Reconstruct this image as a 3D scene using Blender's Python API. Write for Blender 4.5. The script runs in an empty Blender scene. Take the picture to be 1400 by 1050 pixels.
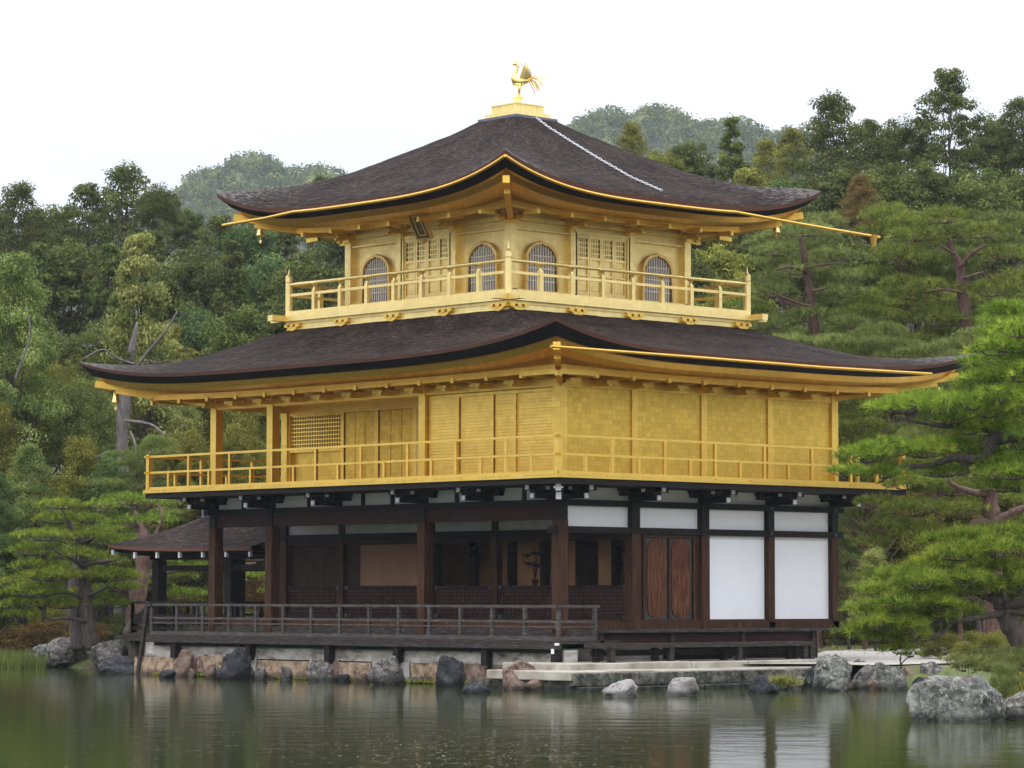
import bpy, math, random
import numpy as np
from mathutils import Vector, Matrix, noise as mnoise

C = bpy.context.scene.collection
scn = bpy.context.scene

# ------------------------------------------------------------------ camera
F, CX, CY, CZ, YAW, PIT, ROL = 4300.64, 47.1348, -45.0073, 1.0558, 0.823765, 0.0679015, 0.001316
fw = Vector((-math.sin(YAW)*math.cos(PIT), math.cos(YAW)*math.cos(PIT), math.sin(PIT)))
rt = Vector((math.cos(YAW), math.sin(YAW), 0)); up = rt.cross(fw)
rr = rt*math.cos(ROL)+up*math.sin(ROL); uu = up*math.cos(ROL)-rt*math.sin(ROL)
cam_d = bpy.data.cameras.new('camera'); cam = bpy.data.objects.new('camera', cam_d); C.objects.link(cam)
M = Matrix((rr, uu, -fw)).transposed().to_4x4(); M.translation = Vector((CX, CY, CZ)); cam.matrix_world = M
cam_d.sensor_width = 36; cam_d.lens = F/1400*36; cam_d.clip_start = 1; cam_d.clip_end = 9000
scn.camera = cam
FH = Vector((-math.sin(YAW), math.cos(YAW), 0)); RH = Vector((math.cos(YAW), math.sin(YAW), 0)); CAMV = Vector((CX, CY, CZ))

def at(u, v, d):
    "world point seen at photo pixel (u,v), d metres in front of the lens"
    X, Y = u-700, v-525
    return CAMV + (fw + rr*(X/F) - uu*(Y/F))*d
def gz(u, v, z):
    r = fw + rr*((u-700)/F) - uu*((v-525)/F)
    return CAMV + r*((z-CZ)/r.z)

# ------------------------------------------------------------------ world, sun, exposure
SUN_EL, SUN_AZ = math.radians(58), math.radians(150)   # azimuth measured for the sky texture
w = bpy.data.worlds.new('World'); scn.world = w; w.use_nodes = True
nt = w.node_tree; N = nt.nodes; L = nt.links; N.clear()
out = N.new('ShaderNodeOutputWorld'); bg = N.new('ShaderNodeBackground')
sky = N.new('ShaderNodeTexSky'); sky.sky_type = 'NISHITA'; sky.sun_disc = False
sky.sun_elevation = SUN_EL; sky.sun_rotation = SUN_AZ; sky.dust_density = 3
tc = N.new('ShaderNodeTexCoord'); mp = N.new('ShaderNodeMapping'); mp.inputs['Scale'].default_value = (1.2, 1.2, 4)
nz = N.new('ShaderNodeTexNoise'); nz.inputs['Scale'].default_value = 3.2; nz.inputs['Detail'].default_value = 5
rp = N.new('ShaderNodeValToRGB'); rp.color_ramp.elements[0].position = .44; rp.color_ramp.elements[1].position = .72
rp.color_ramp.elements[0].color = (7.2, 7.5, 8.3, 1); rp.color_ramp.elements[1].color = (11.6, 11.7, 12.0, 1)
mx = N.new('ShaderNodeMixRGB'); mx.inputs[0].default_value = .93
L.new(tc.outputs['Generated'], mp.inputs[0]); L.new(mp.outputs[0], nz.inputs['Vector']); L.new(nz.outputs[0], rp.inputs[0])
L.new(sky.outputs[0], mx.inputs[1]); L.new(rp.outputs[0], mx.inputs[2])
# an overcast sky is about three times brighter overhead than at the horizon
sx_ = N.new('ShaderNodeSeparateXYZ'); L.new(tc.outputs['Generated'], sx_.inputs[0])
gr = N.new('ShaderNodeMapRange'); gr.inputs[1].default_value = 0; gr.inputs[2].default_value = 1; gr.inputs[3].default_value = .68; gr.inputs[4].default_value = 3.0; L.new(sx_.outputs['Z'], gr.inputs[0])
vm = N.new('ShaderNodeVectorMath'); vm.operation = 'SCALE'; L.new(mx.outputs[0], vm.inputs[0]); L.new(gr.outputs[0], vm.inputs['Scale']); L.new(vm.outputs[0], bg.inputs[0])
bg.inputs[1].default_value = 0.13; L.new(bg.outputs[0], out.inputs[0])
sd = bpy.data.lights.new('sun', 'SUN'); sd.energy = 0.9; sd.angle = math.radians(25); sd.color = (1, .96, .9)
so = bpy.data.objects.new('sun', sd); C.objects.link(so)
sdir = (-FH*0.55 - RH*0.45).normalized()*math.cos(SUN_EL) + Vector((0, 0, math.sin(SUN_EL)))
so.rotation_euler = sdir.to_track_quat('Z', 'Y').to_euler()
sky.sun_rotation = math.atan2(sdir.x, sdir.y)
scn.view_settings.view_transform = 'Standard'; scn.view_settings.look = 'None'; scn.view_settings.exposure = 0.14
scn.view_settings.gamma = 1
scn.render.engine = 'CYCLES'
scn.cycles.max_bounces = 8; scn.cycles.transparent_max_bounces = 4; scn.cycles.volume_bounces = 0

# ------------------------------------------------------------------ helpers
def tag(o, label=None, cat=None, group=None, kind=None):
    if label: o['label'] = label
    if cat: o['category'] = cat
    if group: o['group'] = group
    if kind: o['kind'] = kind
    return o
def empty(name, loc=(0, 0, 0), rz=0):
    o = bpy.data.objects.new(name, None); C.objects.link(o); o.location = loc; o.rotation_euler.z = rz; o.empty_display_size = .3
    return o

class MB:
    def __init__(s): s.v = []; s.f = []; s.m = []; s.uv = []; s.uvs = False
    def quad(s, pts, m=0, uv=None):
        b = len(s.v); s.v += [tuple(p) for p in pts]; s.f.append(tuple(range(b, b+len(pts)))); s.m.append(m)
        s.uv += uv if uv else [(0, 0)]*len(pts)
        if uv: s.uvs = True
    def box(s, x0, x1, y0, y1, z0, z1, m=0):
        if x1 < x0: x0, x1 = x1, x0
        if y1 < y0: y0, y1 = y1, y0
        P = [Vector((x, y, z)) for z in (z0, z1) for y in (y0, y1) for x in (x0, x1)]
        s.hexa(P, m)
    def hexa(s, P, m=0):
        b = len(s.v); s.v += [tuple(p) for p in P]
        for q in ((0, 2, 3, 1), (4, 5, 7, 6), (0, 1, 5, 4), (2, 6, 7, 3), (0, 4, 6, 2), (1, 3, 7, 5)):
            s.f.append(tuple(b+i for i in q)); s.m.append(m); s.uv += [(0, 0)]*4
    def bar(s, a, b, w, h, m=0):
        a, b = Vector(a), Vector(b); d = (b-a).normalized(); sd_ = d.cross(Vector((0, 0, 1)))
        if sd_.length < 1e-3: sd_ = Vector((1, 0, 0))
        sd_.normalize(); u_ = sd_.cross(d)
        P = []
        for e in (0, 1):
            for q in (0, 1):
                for k in (0, 1):
                    P.append((b if k else a) + sd_*w*(q-.5) + u_*h*(e-.5))
        s.hexa(P, m)
    def tube(s, pts, rad, n=8, m=0, cap=True):
        pts = [Vector(p) for p in pts]
        if not hasattr(rad, '__len__'): rad = [rad]*len(pts)
        b = len(s.v); prev = None
        for i, p in enumerate(pts):
            d = (pts[min(i+1, len(pts)-1)]-pts[max(i-1, 0)])
            if d.length < 1e-6: d = Vector((0, 0, 1))
            d.normalize()
            if prev is None:
                a = Vector((1, 0, 0)) if abs(d.x) < .8 else Vector((0, 1, 0)); x = (a-d*a.dot(d)).normalized()
            else: x = (prev-d*prev.dot(d)).normalized()
            prev = x; y = d.cross(x)
            for k in range(n):
                t = 2*math.pi*k/n; s.v.append(tuple(p+(x*math.cos(t)+y*math.sin(t))*rad[i]))
        for i in range(len(pts)-1):
            for k in range(n):
                s.f.append((b+i*n+k, b+i*n+(k+1) % n, b+(i+1)*n+(k+1) % n, b+(i+1)*n+k)); s.m.append(m); s.uv += [(0, 0)]*4
        if cap:
            s.f.append(tuple(b+k for k in range(n))[::-1]); s.m.append(m); s.uv += [(0, 0)]*n
            q = b+(len(pts)-1)*n; s.f.append(tuple(q+k for k in range(n))); s.m.append(m); s.uv += [(0, 0)]*n
    def lathe(s, prof, cx, cy, n=12, m=0):
        s.tube([(cx, cy, z) for r, z in prof], [max(r, .001) for r, z in prof], n, m)
    def build(s, name, mats, parent=None, smooth=False):
        me = bpy.data.meshes.new(name); me.from_pydata(s.v, [], s.f)
        if not isinstance(mats, (list, tuple)): mats = [mats]
        for q in mats: me.materials.append(q)
        if len(mats) > 1: me.polygons.foreach_set('material_index', s.m)
        if s.uvs:
            l = me.uv_layers.new(name='UVMap'); l.data.foreach_set('uv', [c for t in s.uv for c in t])
        if smooth: me.polygons.foreach_set('use_smooth', [True]*len(me.polygons))
        me.update()
        o = bpy.data.objects.new(name, me); C.objects.link(o)
        if parent is not None:
            o.parent = parent
            if parent.location.length > 0 and parent.get('_w'): o.location = -parent.location
        return o
def wempty(name, loc):
    "an empty whose children are given in world coordinates"
    o = empty(name, loc); o['_w'] = 1; return o

# ------------------------------------------------------------------ materials
def mat(name):
    m = bpy.data.materials.new(name); m.use_nodes = True; n = m.node_tree.nodes
    return m, n, m.node_tree.links, n['Principled BSDF']
def coords(n, l, kind='Object', scale=(1, 1, 1)):
    t = n.new('ShaderNodeTexCoord'); p = n.new('ShaderNodeMapping'); p.inputs['Scale'].default_value = scale
    l.new(t.outputs[kind], p.inputs[0]); return p.outputs[0]
def noise(n, l, vec, scale, detail=5, rough=.6):
    t = n.new('ShaderNodeTexNoise'); t.inputs['Scale'].default_value = scale; t.inputs['Detail'].default_value = detail
    t.inputs['Roughness'].default_value = rough; l.new(vec, t.inputs['Vector']); return t.outputs[0]
def ramp(n, l, fac, stops):
    r = n.new('ShaderNodeValToRGB'); e = r.color_ramp.elements
    while len(e) < len(stops): e.new(.5)
    for i, (p, c) in enumerate(stops): e[i].position = p; e[i].color = tuple(c)+(1,) if len(c) == 3 else c
    l.new(fac, r.inputs[0]); return r.outputs[0]
def bump(n, l, b, h, strength, dist=.02):
    u = n.new('ShaderNodeBump'); u.inputs['Strength'].default_value = strength; u.inputs['Distance'].default_value = dist
    l.new(h, u.inputs['Height']); l.new(u.outputs[0], b.inputs['Normal'])
def mixc(n, l, f, a, b, mode='MIX'):
    m = n.new('ShaderNodeMixRGB'); m.blend_type = mode
    for i, q in ((0, f), (1, a), (2, b)):
        if hasattr(q, 'is_linked'): l.new(q, m.inputs[i])
        elif i == 0: m.inputs[0].default_value = q
        else: m.inputs[i].default_value = tuple(q)+(1,)
    return m.outputs[0]
def simple(name, stops, scale=(1, 1, 1), ns=6, rough=.6, metal=0, bmp=.2, dist=.01, kind='Object', detail=6, spec=None):
    m, n, l, b = mat(name); v = coords(n, l, kind, scale); f = noise(n, l, v, ns, detail)
    l.new(ramp(n, l, f, stops), b.inputs['Base Color']); b.inputs['Roughness'].default_value = rough; b.inputs['Metallic'].default_value = metal
    if spec is not None: b.inputs['Specular IOR Level'].default_value = spec
    if bmp: bump(n, l, b, f, bmp, dist)
    return m
def gold_mat(name, base, dark, rough=.42, fine=(3, 3, 30), metal=.75, k=.25, seam=.55):
    m, n, l, b = mat(name)
    v = coords(n, l, 'Object'); big = noise(n, l, v, .9, 4); v2 = coords(n, l, 'Object', fine); sm = noise(n, l, v2, 3.5, 6, .7)
    # thin seams of the square gold leaves
    a = ramp(n, l, big, [(.3, base), (.75, [x*.86 for x in base])])
    c = ramp(n, l, sm, [(.35, (0, 0, 0)), (.75, (1, 1, 1))])
    g = n.new('ShaderNodeMath'); g.operation = 'MULTIPLY'; g.inputs[1].default_value = k; l.new(c, g.inputs[0])
    # the square leaves: each has its own tone and sheen, with a faint seam
    sp = n.new('ShaderNodeSeparateXYZ'); l.new(v, sp.inputs[0]); ad = n.new('ShaderNodeMath'); ad.operation = 'ADD'; l.new(sp.outputs[0], ad.inputs[0]); l.new(sp.outputs[1], ad.inputs[1])
    cb = n.new('ShaderNodeCombineXYZ'); l.new(ad.outputs[0], cb.inputs[0]); l.new(sp.outputs[2], cb.inputs[1])
    bk = n.new('ShaderNodeTexBrick'); bk.offset = .0; bk.inputs['Scale'].default_value = 1; bk.inputs['Brick Width'].default_value = .127; bk.inputs['Row Height'].default_value = .109; bk.inputs['Mortar Size'].default_value = .004; bk.inputs['Mortar Smooth'].default_value = .6
    bk.inputs['Color1'].default_value = (.91, .90, .88, 1); bk.inputs['Color2'].default_value = (1.05, 1.05, 1.05, 1); bk.inputs['Mortar'].default_value = (.84, .80, .72, 1); l.new(cb.outputs[0], bk.inputs['Vector'])
    col = mixc(n, l, g.outputs[0], a, dark); col = mixc(n, l, seam, col, mixc(n, l, 1, col, bk.outputs['Color'], 'MULTIPLY')); l.new(col, b.inputs['Base Color'])
    b.inputs['Metallic'].default_value = metal
    sb_ = n.new('ShaderNodeSeparateColor'); l.new(bk.outputs['Color'], sb_.inputs[0]); mr = n.new('ShaderNodeMapRange'); mr.inputs[1].default_value = .9; mr.inputs[2].default_value = 1.06; mr.inputs[3].default_value = rough+.05; mr.inputs[4].default_value = rough-.05; l.new(sb_.outputs[0], mr.inputs[0]); l.new(mr.outputs[0], b.inputs['Roughness'])
    hs = n.new('ShaderNodeMath'); hs.operation = 'MULTIPLY_ADD'; hs.inputs[1].default_value = .5; l.new(big, hs.inputs[0]); l.new(sm, hs.inputs[2]); bump(n, l, b, hs.outputs[0], .25, .012)
    return m
GOLD = gold_mat('gold_leaf', (.88, .605, .14), (.56, .36, .07), metal=1, rough=.38, k=.4)
GOLD3 = gold_mat('pale_gold_leaf', (.95, .76, .33), (.80, .60, .22), rough=.45, k=.2, metal=.92)
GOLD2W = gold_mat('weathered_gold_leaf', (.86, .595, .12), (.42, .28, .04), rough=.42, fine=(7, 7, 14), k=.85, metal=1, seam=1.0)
GOLD_EAVE = gold_mat('eave_shade_gold_leaf', (.80, .50, .10), (.46, .24, .04), metal=1, rough=.36, k=.5)  # shade under the eaves put into its deeper orange; gutters share it
GOLDP = gold_mat('polished_gold', (.95, .70, .26), (.7, .45, .12), rough=.25, metal=.95, k=.15)
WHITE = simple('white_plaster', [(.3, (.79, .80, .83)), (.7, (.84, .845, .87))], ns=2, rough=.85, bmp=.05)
WHITE_SHADE = simple('shaded_white_plaster', [(.3, (.52, .52, .50)), (.7, (.62, .62, .60))], ns=3, rough=.9, bmp=.05)  # white plaster of frieze and transom, its shade put into the grey
BLACKW = simple('dark_timber', [(.3, (.007, .006, .006)), (.7, (.02, .015, .014))], scale=(2, 2, 2), ns=5, rough=.6, bmp=.2, spec=.12)
BROWNW = simple('brown_timber', [(.25, (.018, .009, .006)), (.5, (.050, .022, .012)), (.8, (.12, .06, .034))], scale=(9, 9, .6), ns=3, rough=.65, bmp=.4, spec=.12)
REDW = simple('red_brown_timber', [(.3, (.016, .006, .0055)), (.7, (.042, .014, .011))], scale=(1, 1, 8), ns=4, rough=.6, spec=.12)
GREYW = simple('weathered_grey_timber', [(.25, (.016, .013, .012)), (.55, (.045, .037, .034)), (.85, (.15, .13, .12))], scale=(1.2, 1.2, 14), ns=3, rough=.8, bmp=.4, spec=.12)
DOORW = simple('red_door_timber', [(.3, (.022, .008, .004)), (.48, (.085, .028, .012)), (.62, (.16, .062, .028)), (.75, (.27, .15, .085))], scale=(13, 13, .8), ns=3, rough=.5, bmp=.3, spec=.12)
IRON = simple('patinated_bronze', [(.3, (.02, .026, .026)), (.7, (.06, .075, .07))], ns=9, rough=.5, metal=.4)
TIP = simple('white_painted_timber_end', [(.3, (.62, .62, .64)), (.7, (.74, .74, .76))], ns=6, rough=.8, bmp=0)
SLATE = simple('dark_blue_lead', [(.3, (.07, .075, .10)), (.7, (.15, .155, .19))], scale=(1, 1, 6), ns=6, rough=.5, metal=.3)
INNER = simple('faded_gold_brown_panel', [(.3, (.55, .27, .10)), (.7, (.75, .42, .17))], ns=1.5, rough=.6, bmp=0)
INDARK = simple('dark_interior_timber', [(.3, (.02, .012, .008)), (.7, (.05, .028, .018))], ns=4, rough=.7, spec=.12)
SOFFIT = simple('pale_pink_ceiling', [(.3, (.50, .38, .25)), (.7, (.62, .48, .36))], ns=1.2, rough=.6, bmp=0)
PAPER = simple('lattice_paper', [(.3, (.50, .50, .56)), (.7, (.62, .61, .66))], ns=3, rough=.9, bmp=0)
CHAIN = simple('galvanised_steel', [(.3, (.5, .52, .55)), (.7, (.7, .72, .75))], ns=9, rough=.4, metal=.6, bmp=0)

def bark_roof_mat(name, tint=1.0, red=1.0):
    m, n, l, b = mat(name)
    v = coords(n, l, 'UV', (1.5, 5.0, 1)); a = noise(n, l, v, 1.9, 8, .85)
    v2 = coords(n, l, 'UV', (1, 1.6, 1)); big = noise(n, l, v2, .7, 5, .6)
    v3 = coords(n, l, 'UV', (2.2, 6, 1)); fl = noise(n, l, v3, 2.4, 3, .7)
    t = tint
    col = ramp(n, l, a, [(.36, (.006*t, .004*t, .0032*t)), (.48, (.030*t*red, .0185*t, .0145*t)), (.58, (.082*t*red, .060*t, .050*t)), (.68, (.25*t, .21*t, .185*t))])
    dk = ramp(n, l, big, [(.35, (.45, .43, .45)), (.6, (1.1, 1.05, 1.05))]); col = mixc(n, l, 1, col, dk, 'MULTIPLY')
    # pale lichen flecks, thicker towards the corners where the wear attribute is high
    at_ = n.new('ShaderNodeAttribute'); at_.attribute_name = 'wear'
    th = n.new('ShaderNodeMath'); th.operation = 'MULTIPLY_ADD'; th.inputs[1].default_value = .28; l.new(at_.outputs['Fac'], th.inputs[0]); l.new(fl, th.inputs[2])
    fm = ramp(n, l, th.outputs[0], [(.62, (0, 0, 0)), (.80, (.8, .8, .8))]); col = mixc(n, l, fm, col, (.21*t, .195*t, .19*t))
    l.new(col, b.inputs['Base Color']); b.inputs['Roughness'].default_value = .9; b.inputs['Specular IOR Level'].default_value = .08
    bump(n, l, b, a, .9, .05)
    return m
BARK_ROOF = bark_roof_mat('cypress_bark_shingle', .74, .97)
BARK_EDGE = simple('cut_bark_edge', [(.3, (.045, .016, .010)), (.7, (.15, .055, .032))], scale=(.6, .6, 40), ns=3, rough=.8, bmp=.3)
EDGE_DARK = simple('dark_eave_underlayer', [(.3, (.006, .006, .008)), (.7, (.014, .013, .015))], ns=4, rough=.8, spec=.15, bmp=0)

def stone_mat(name, a, b_, c, lichen=(.42, .43, .38), lf=.62, moss=True, s=1.0):
    m, n, l, b = mat(name); v = coords(n, l, 'Object', (s, s, s))
    f = noise(n, l, v, 3.0, 12, .78); col = ramp(n, l, f, [(.38, [x*.6 for x in a]), (.5, b_), (.62, c)])
    g = noise(n, l, v, 9, 8, .8); lm = ramp(n, l, g, [(lf-.05, (0, 0, 0)), (lf+.04, (1, 1, 1))]); col = mixc(n, l, lm, col, [x*.8 for x in lichen])
    g2 = noise(n, l, v, 15, 4, .6); col = mixc(n, l, ramp(n, l, g2, [(.6, (0, 0, 0)), (.68, (.7, .7, .7))]), col, [x*.35 for x in b_])
    ge = n.new('ShaderNodeNewGeometry'); sz = n.new('ShaderNodeSeparateXYZ'); l.new(ge.outputs['Position'], sz.inputs[0])
    wl = n.new('ShaderNodeMath'); wl.operation = 'MULTIPLY_ADD'; wl.inputs[1].default_value = -.12; l.new(g, wl.inputs[0]); l.new(sz.outputs['Z'], wl.inputs[2])
    mr = n.new('ShaderNodeMapRange'); mr.inputs[1].default_value = -.76; mr.inputs[2].default_value = -.66; mr.inputs[3].default_value = .34; mr.inputs[4].default_value = 1.0; l.new(wl.outputs[0], mr.inputs[0])
    cc = n.new('ShaderNodeCombineColor'); [l.new(mr.outputs[0], cc.inputs[k]) for k in range(3)]
    col = mixc(n, l, 1, col, cc.outputs[0], 'MULTIPLY')
    l.new(col, b.inputs['Base Color']); b.inputs['Roughness'].default_value = .9; b.inputs['Specular IOR Level'].default_value = .2
    bump(n, l, b, f, 1.0, .11)
    return m
ROCK_GREY = stone_mat('grey_lichened_rock', (.035, .035, .033), (.13, .13, .12), (.27, .27, .245), (.44, .45, .38), .56)
ROCK_DARK = stone_mat('dark_blue_grey_rock', (.018, .018, .022), (.05, .05, .056), (.12, .12, .125), (.22, .22, .22), .68)
ROCK_WARM = stone_mat('warm_pinkish_rock', (.08, .05, .04), (.21, .145, .11), (.33, .25, .21), (.42, .38, .33), .66)
ROCK_PALE = stone_mat('pale_spotted_rock', (.16, .15, .14), (.35, .33, .31), (.40, .38, .35), (.50, .50, .48), .62)
ROCK_PURPLE = stone_mat('purplish_grey_rock', (.05, .04, .04), (.13, .11, .11), (.22, .19, .19), (.38, .40, .33), .55)

def leaf_mat(name, dark, mid, light, trans=.36, rough=.55):
    m, n, l, b = mat(name)
    a = n.new('ShaderNodeAttribute'); a.attribute_name = 'tone'
    oi = n.new('ShaderNodeObjectInfo')
    col = ramp(n, l, a.outputs['Fac'], [(0, dark), (.5, mid), (1, light)])
    hs = n.new('ShaderNodeHueSaturation')
    mr = n.new('ShaderNodeMapRange'); mr.inputs[3].default_value = .474; mr.inputs[4].default_value = .492; l.new(oi.outputs['Random'], mr.inputs[0]); l.new(mr.outputs[0], hs.inputs['Hue'])
    mr2 = n.new('ShaderNodeMapRange'); mr2.inputs[3].default_value = .82; mr2.inputs[4].default_value = 1.2; l.new(oi.outputs['Random'], mr2.inputs[0]); l.new(mr2.outputs[0], hs.inputs['Value'])
    l.new(col, hs.inputs['Color']); l.new(hs.outputs[0], b.inputs['Base Color'])
    b.inputs['Roughness'].default_value = rough; b.inputs['Specular IOR Level'].default_value = .10
    tr = n.new('ShaderNodeBsdfTranslucent'); l.new(hs.outputs[0], tr.inputs[0]); ms = n.new('ShaderNodeMixShader'); ms.inputs[0].default_value = trans
    l.new(b.outputs[0], ms.inputs[1]); l.new(tr.outputs[0], ms.inputs[2]); l.new(ms.outputs[0], n['Material Output'].inputs[0])
    return m
LEAF = {
 'dark': leaf_mat('dark_evergreen_leaf', (.032, .052, .011), (.085, .12, .026), (.20, .24, .055)),
 'olive': leaf_mat('olive_leaf', (.070, .085, .014), (.18, .205, .034), (.36, .38, .065)),
 'fresh': leaf_mat('fresh_green_leaf', (.060, .10, .024), (.145, .205, .052), (.30, .37, .11)),
 'yellow': leaf_mat('pale_yellow_new_leaf', (.09, .13, .03), (.28, .33, .09), (.52, .55, .19)),
 'blue': leaf_mat('cool_green_leaf', (.036, .075, .022), (.09, .155, .045), (.20, .29, .09)),
 'rust': leaf_mat('rusty_brown_leaf', (.07, .05, .014), (.16, .12, .03), (.26, .15, .04)),
 'pine': leaf_mat('pine_needle', (.05, .085, .014), (.15, .21, .034), (.34, .40, .07)),
 'pinelight': leaf_mat('bright_pine_needle', (.05, .10, .012), (.175, .27, .03), (.44, .52, .065)),
 'pinegrey': leaf_mat('grey_green_pine_needle', (.055, .082, .022), (.145, .19, .05), (.30, .35, .10)),
 'far': leaf_mat('far_hill_leaf', (.030, .050, .016), (.085, .115, .036), (.24, .27, .08)),
}
TRUNK = simple('grey_brown_bark', [(.3, (.035, .026, .022)), (.6, (.09, .07, .06)), (.8, (.17, .14, .12))], scale=(5, 5, 1), ns=3, rough=.9, bmp=.6, dist=.03)
TRUNK_RED = simple('red_pine_bark', [(.3, (.04, .022, .018)), (.6, (.12, .062, .046)), (.8, (.20, .12, .09))], scale=(5, 5, 1.5), ns=3, rough=.9, bmp=.6, dist=.03)
TRUNK_MID = simple('grey_trunk', [(.3, (.07, .06, .055)), (.7, (.19, .17, .155))], scale=(4, 4, 1), ns=3, rough=.9, bmp=.5)
TRUNK_PALE = simple('pale_dead_branch', [(.3, (.22, .19, .16)), (.7, (.42, .38, .34))], scale=(4, 4, 1), ns=3, rough=.9)

# ------------------------------------------------------------------ terrain, water
SHORE = [(-260, 120), (-70, 34), (-40, 13), (-27.5, 4.6), (-21.5, 1.9), (-16.3, .6), (-13.6, -.6), (-12.6, -.8), (.7, -.8), (.8, -2.7), (3.0, -2.8),
         (3.1, 4.6), (5.0, 2.9), (6.2, 3.9), (8.5, 2.6), (12, -1.6), (15.5, -5.9), (18.5, -7.2), (24, -4), (60, 12), (200, 60), (500, 900), (-900, 900)]
def inpoly(x, y):
    c = np.zeros(x.shape, bool); j = len(SHORE)-1
    for i in range(len(SHORE)):
        xi, yi = SHORE[i]; xj, yj = SHORE[j]
        k = ((yi > y) != (yj > y)) & (x < (xj-xi)*(y-yi)/(yj-yi+1e-12)+xi); c ^= k; j = i
    return c
def segdist(x, y):
    d = np.full(x.shape, 1e9)
    for i in range(len(SHORE)-1):
        ax, ay = SHORE[i]; bx, by = SHORE[i+1]; vx, vy = bx-ax, by-ay
        t = np.clip(((x-ax)*vx+(y-ay)*vy)/(vx*vx+vy*vy), 0, 1); d = np.minimum(d, np.hypot(x-ax-t*vx, y-ay-t*vy))
    return d
def hills(d, s):
    lift = np.where(d > 92, (d-92)*.115, 0); lift = np.where(d > 190, 98*.115+(d-190)*.02, lift)
    return lift + np.sin(s*.09+1)*np.clip((d-95)*.02, 0, 1)
def height(x, y):
    x = np.asarray(x, float); y = np.asarray(y, float)
    d = (x-CX)*FH.x+(y-CY)*FH.y; s = (x-CX)*RH.x+(y-CY)*RH.y
    sd_ = segdist(x, y)*np.where(inpoly(x, y), 1, -1)
    z = np.clip(sd_/1.1, -1, 1)*.62-.97+np.clip(sd_-1, 0, 3)*.01
    z = np.where(sd_ < 0, np.maximum(-1.6, z), z)
    land = np.where(sd_ > 0, hills(d, s), 0)
    left = np.clip((-s-14)/10, 0, 1)*np.clip((sd_-1.5)*.12, 0, 1.2)
    return z+land+left
def gh(x, y): return float(height(np.array([x]), np.array([y]))[0])

ds = np.concatenate([[-40, -20, 0, 15, 30, 40], np.arange(46, 92, .45), np.arange(92, 200, 3), [220, 260, 320, 400, 550, 800, 1300, 2500, 5000]])
ss = np.concatenate([[-4000, -1500, -700, -350, -180, -100, -70, -50, -38, -30], np.arange(-26, 26.1, .5), [30, 38, 50, 70, 100, 180, 350, 700, 1500, 4000]])
DD, SS = np.meshgrid(ds, ss, indexing='ij')
XX = CX+DD*FH.x+SS*RH.x; YY = CY+DD*FH.y+SS*RH.y; ZZ = height(XX, YY)
ZZ += np.where((DD > 50) & (DD < 110), .03*np.sin(XX*2.1)*np.cos(YY*1.7), 0)
def grid_mesh(name, X, Y, Z, material, smooth=True):
    n0, n1 = X.shape; idx = np.arange(n0*n1).reshape(n0, n1)
    f = np.stack([idx[:-1, :-1], idx[:-1, 1:], idx[1:, 1:], idx[1:, :-1]], -1).reshape(-1, 4)
    me = bpy.data.meshes.new(name); me.from_pydata(np.stack([X, Y, Z], -1).reshape(-1, 3).tolist(), [], f.tolist())
    me.materials.append(material); me.polygons.foreach_set('use_smooth', [smooth]*len(me.polygons)); me.update()
    o = bpy.data.objects.new(name, me); C.objects.link(o); return o
gm, n_, l_, b_ = mat('mossy_earth')
v_ = coords(n_, l_); f_ = noise(n_, l_, v_, .6, 7); f2_ = noise(n_, l_, v_, 5, 6)
c_ = ramp(n_, l_, f_, [(.3, (.045, .032, .02)), (.48, (.10, .085, .03)), (.62, (.085, .12, .03)), (.8, (.20, .14, .04))])
l_.new(mixc(n_, l_, 1, c_, ramp(n_, l_, f2_, [(.3, (.6, .6, .6)), (.7, (1.2, 1.2, 1.2))]), 'MULTIPLY'), b_.inputs['Base Color']); b_.inputs['Roughness'].default_value = .95
bump(n_, l_, b_, f2_, .8, .06)
tag(grid_mesh('ground', XX, YY, ZZ, gm), kind='structure')

# pale gravel path and forecourt east of the building: a sheet over the ground
gv = simple('pale_gravel', [(.3, (.32, .295, .255)), (.7, (.47, .44, .39))], ns=9, rough=.95, bmp=.3, detail=8)
pm = MB()
PATH = [(1.0, 1.2), (3.1, 4.4), (4.6, 4.4), (5.2, 6.4), (7.5, 7.3), (9, 10), (6, 14), (3, 22), (-3, 29), (-12, 33), (-10, 24), (-6, 15), (-2.2, 10.2), (-3, 1.5)]
cxp = sum(p[0] for p in PATH)/len(PATH); cyp = sum(p[1] for p in PATH)/len(PATH)
def pz(x, y): return max(gh(x, y), -.36)+.05
for i in range(len(PATH)):
    a, b2 = PATH[i], PATH[(i+1) % len(PATH)]
    K = 6
    for k in range(K):
        t0, t1 = k/K, (k+1)/K
        q = [(cxp+(p[0]-cxp)*t, cyp+(p[1]-cyp)*t) for p, t in ((a, t0), (a, t1), (b2, t1), (b2, t0))]
        if k == 0: q = q[1:] if False else [q[0], q[1], q[2]]
        pm.quad([(x, y, pz(x, y)) for x, y in q])
tag(pm.build('gravel_path', gv), kind='structure')

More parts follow.
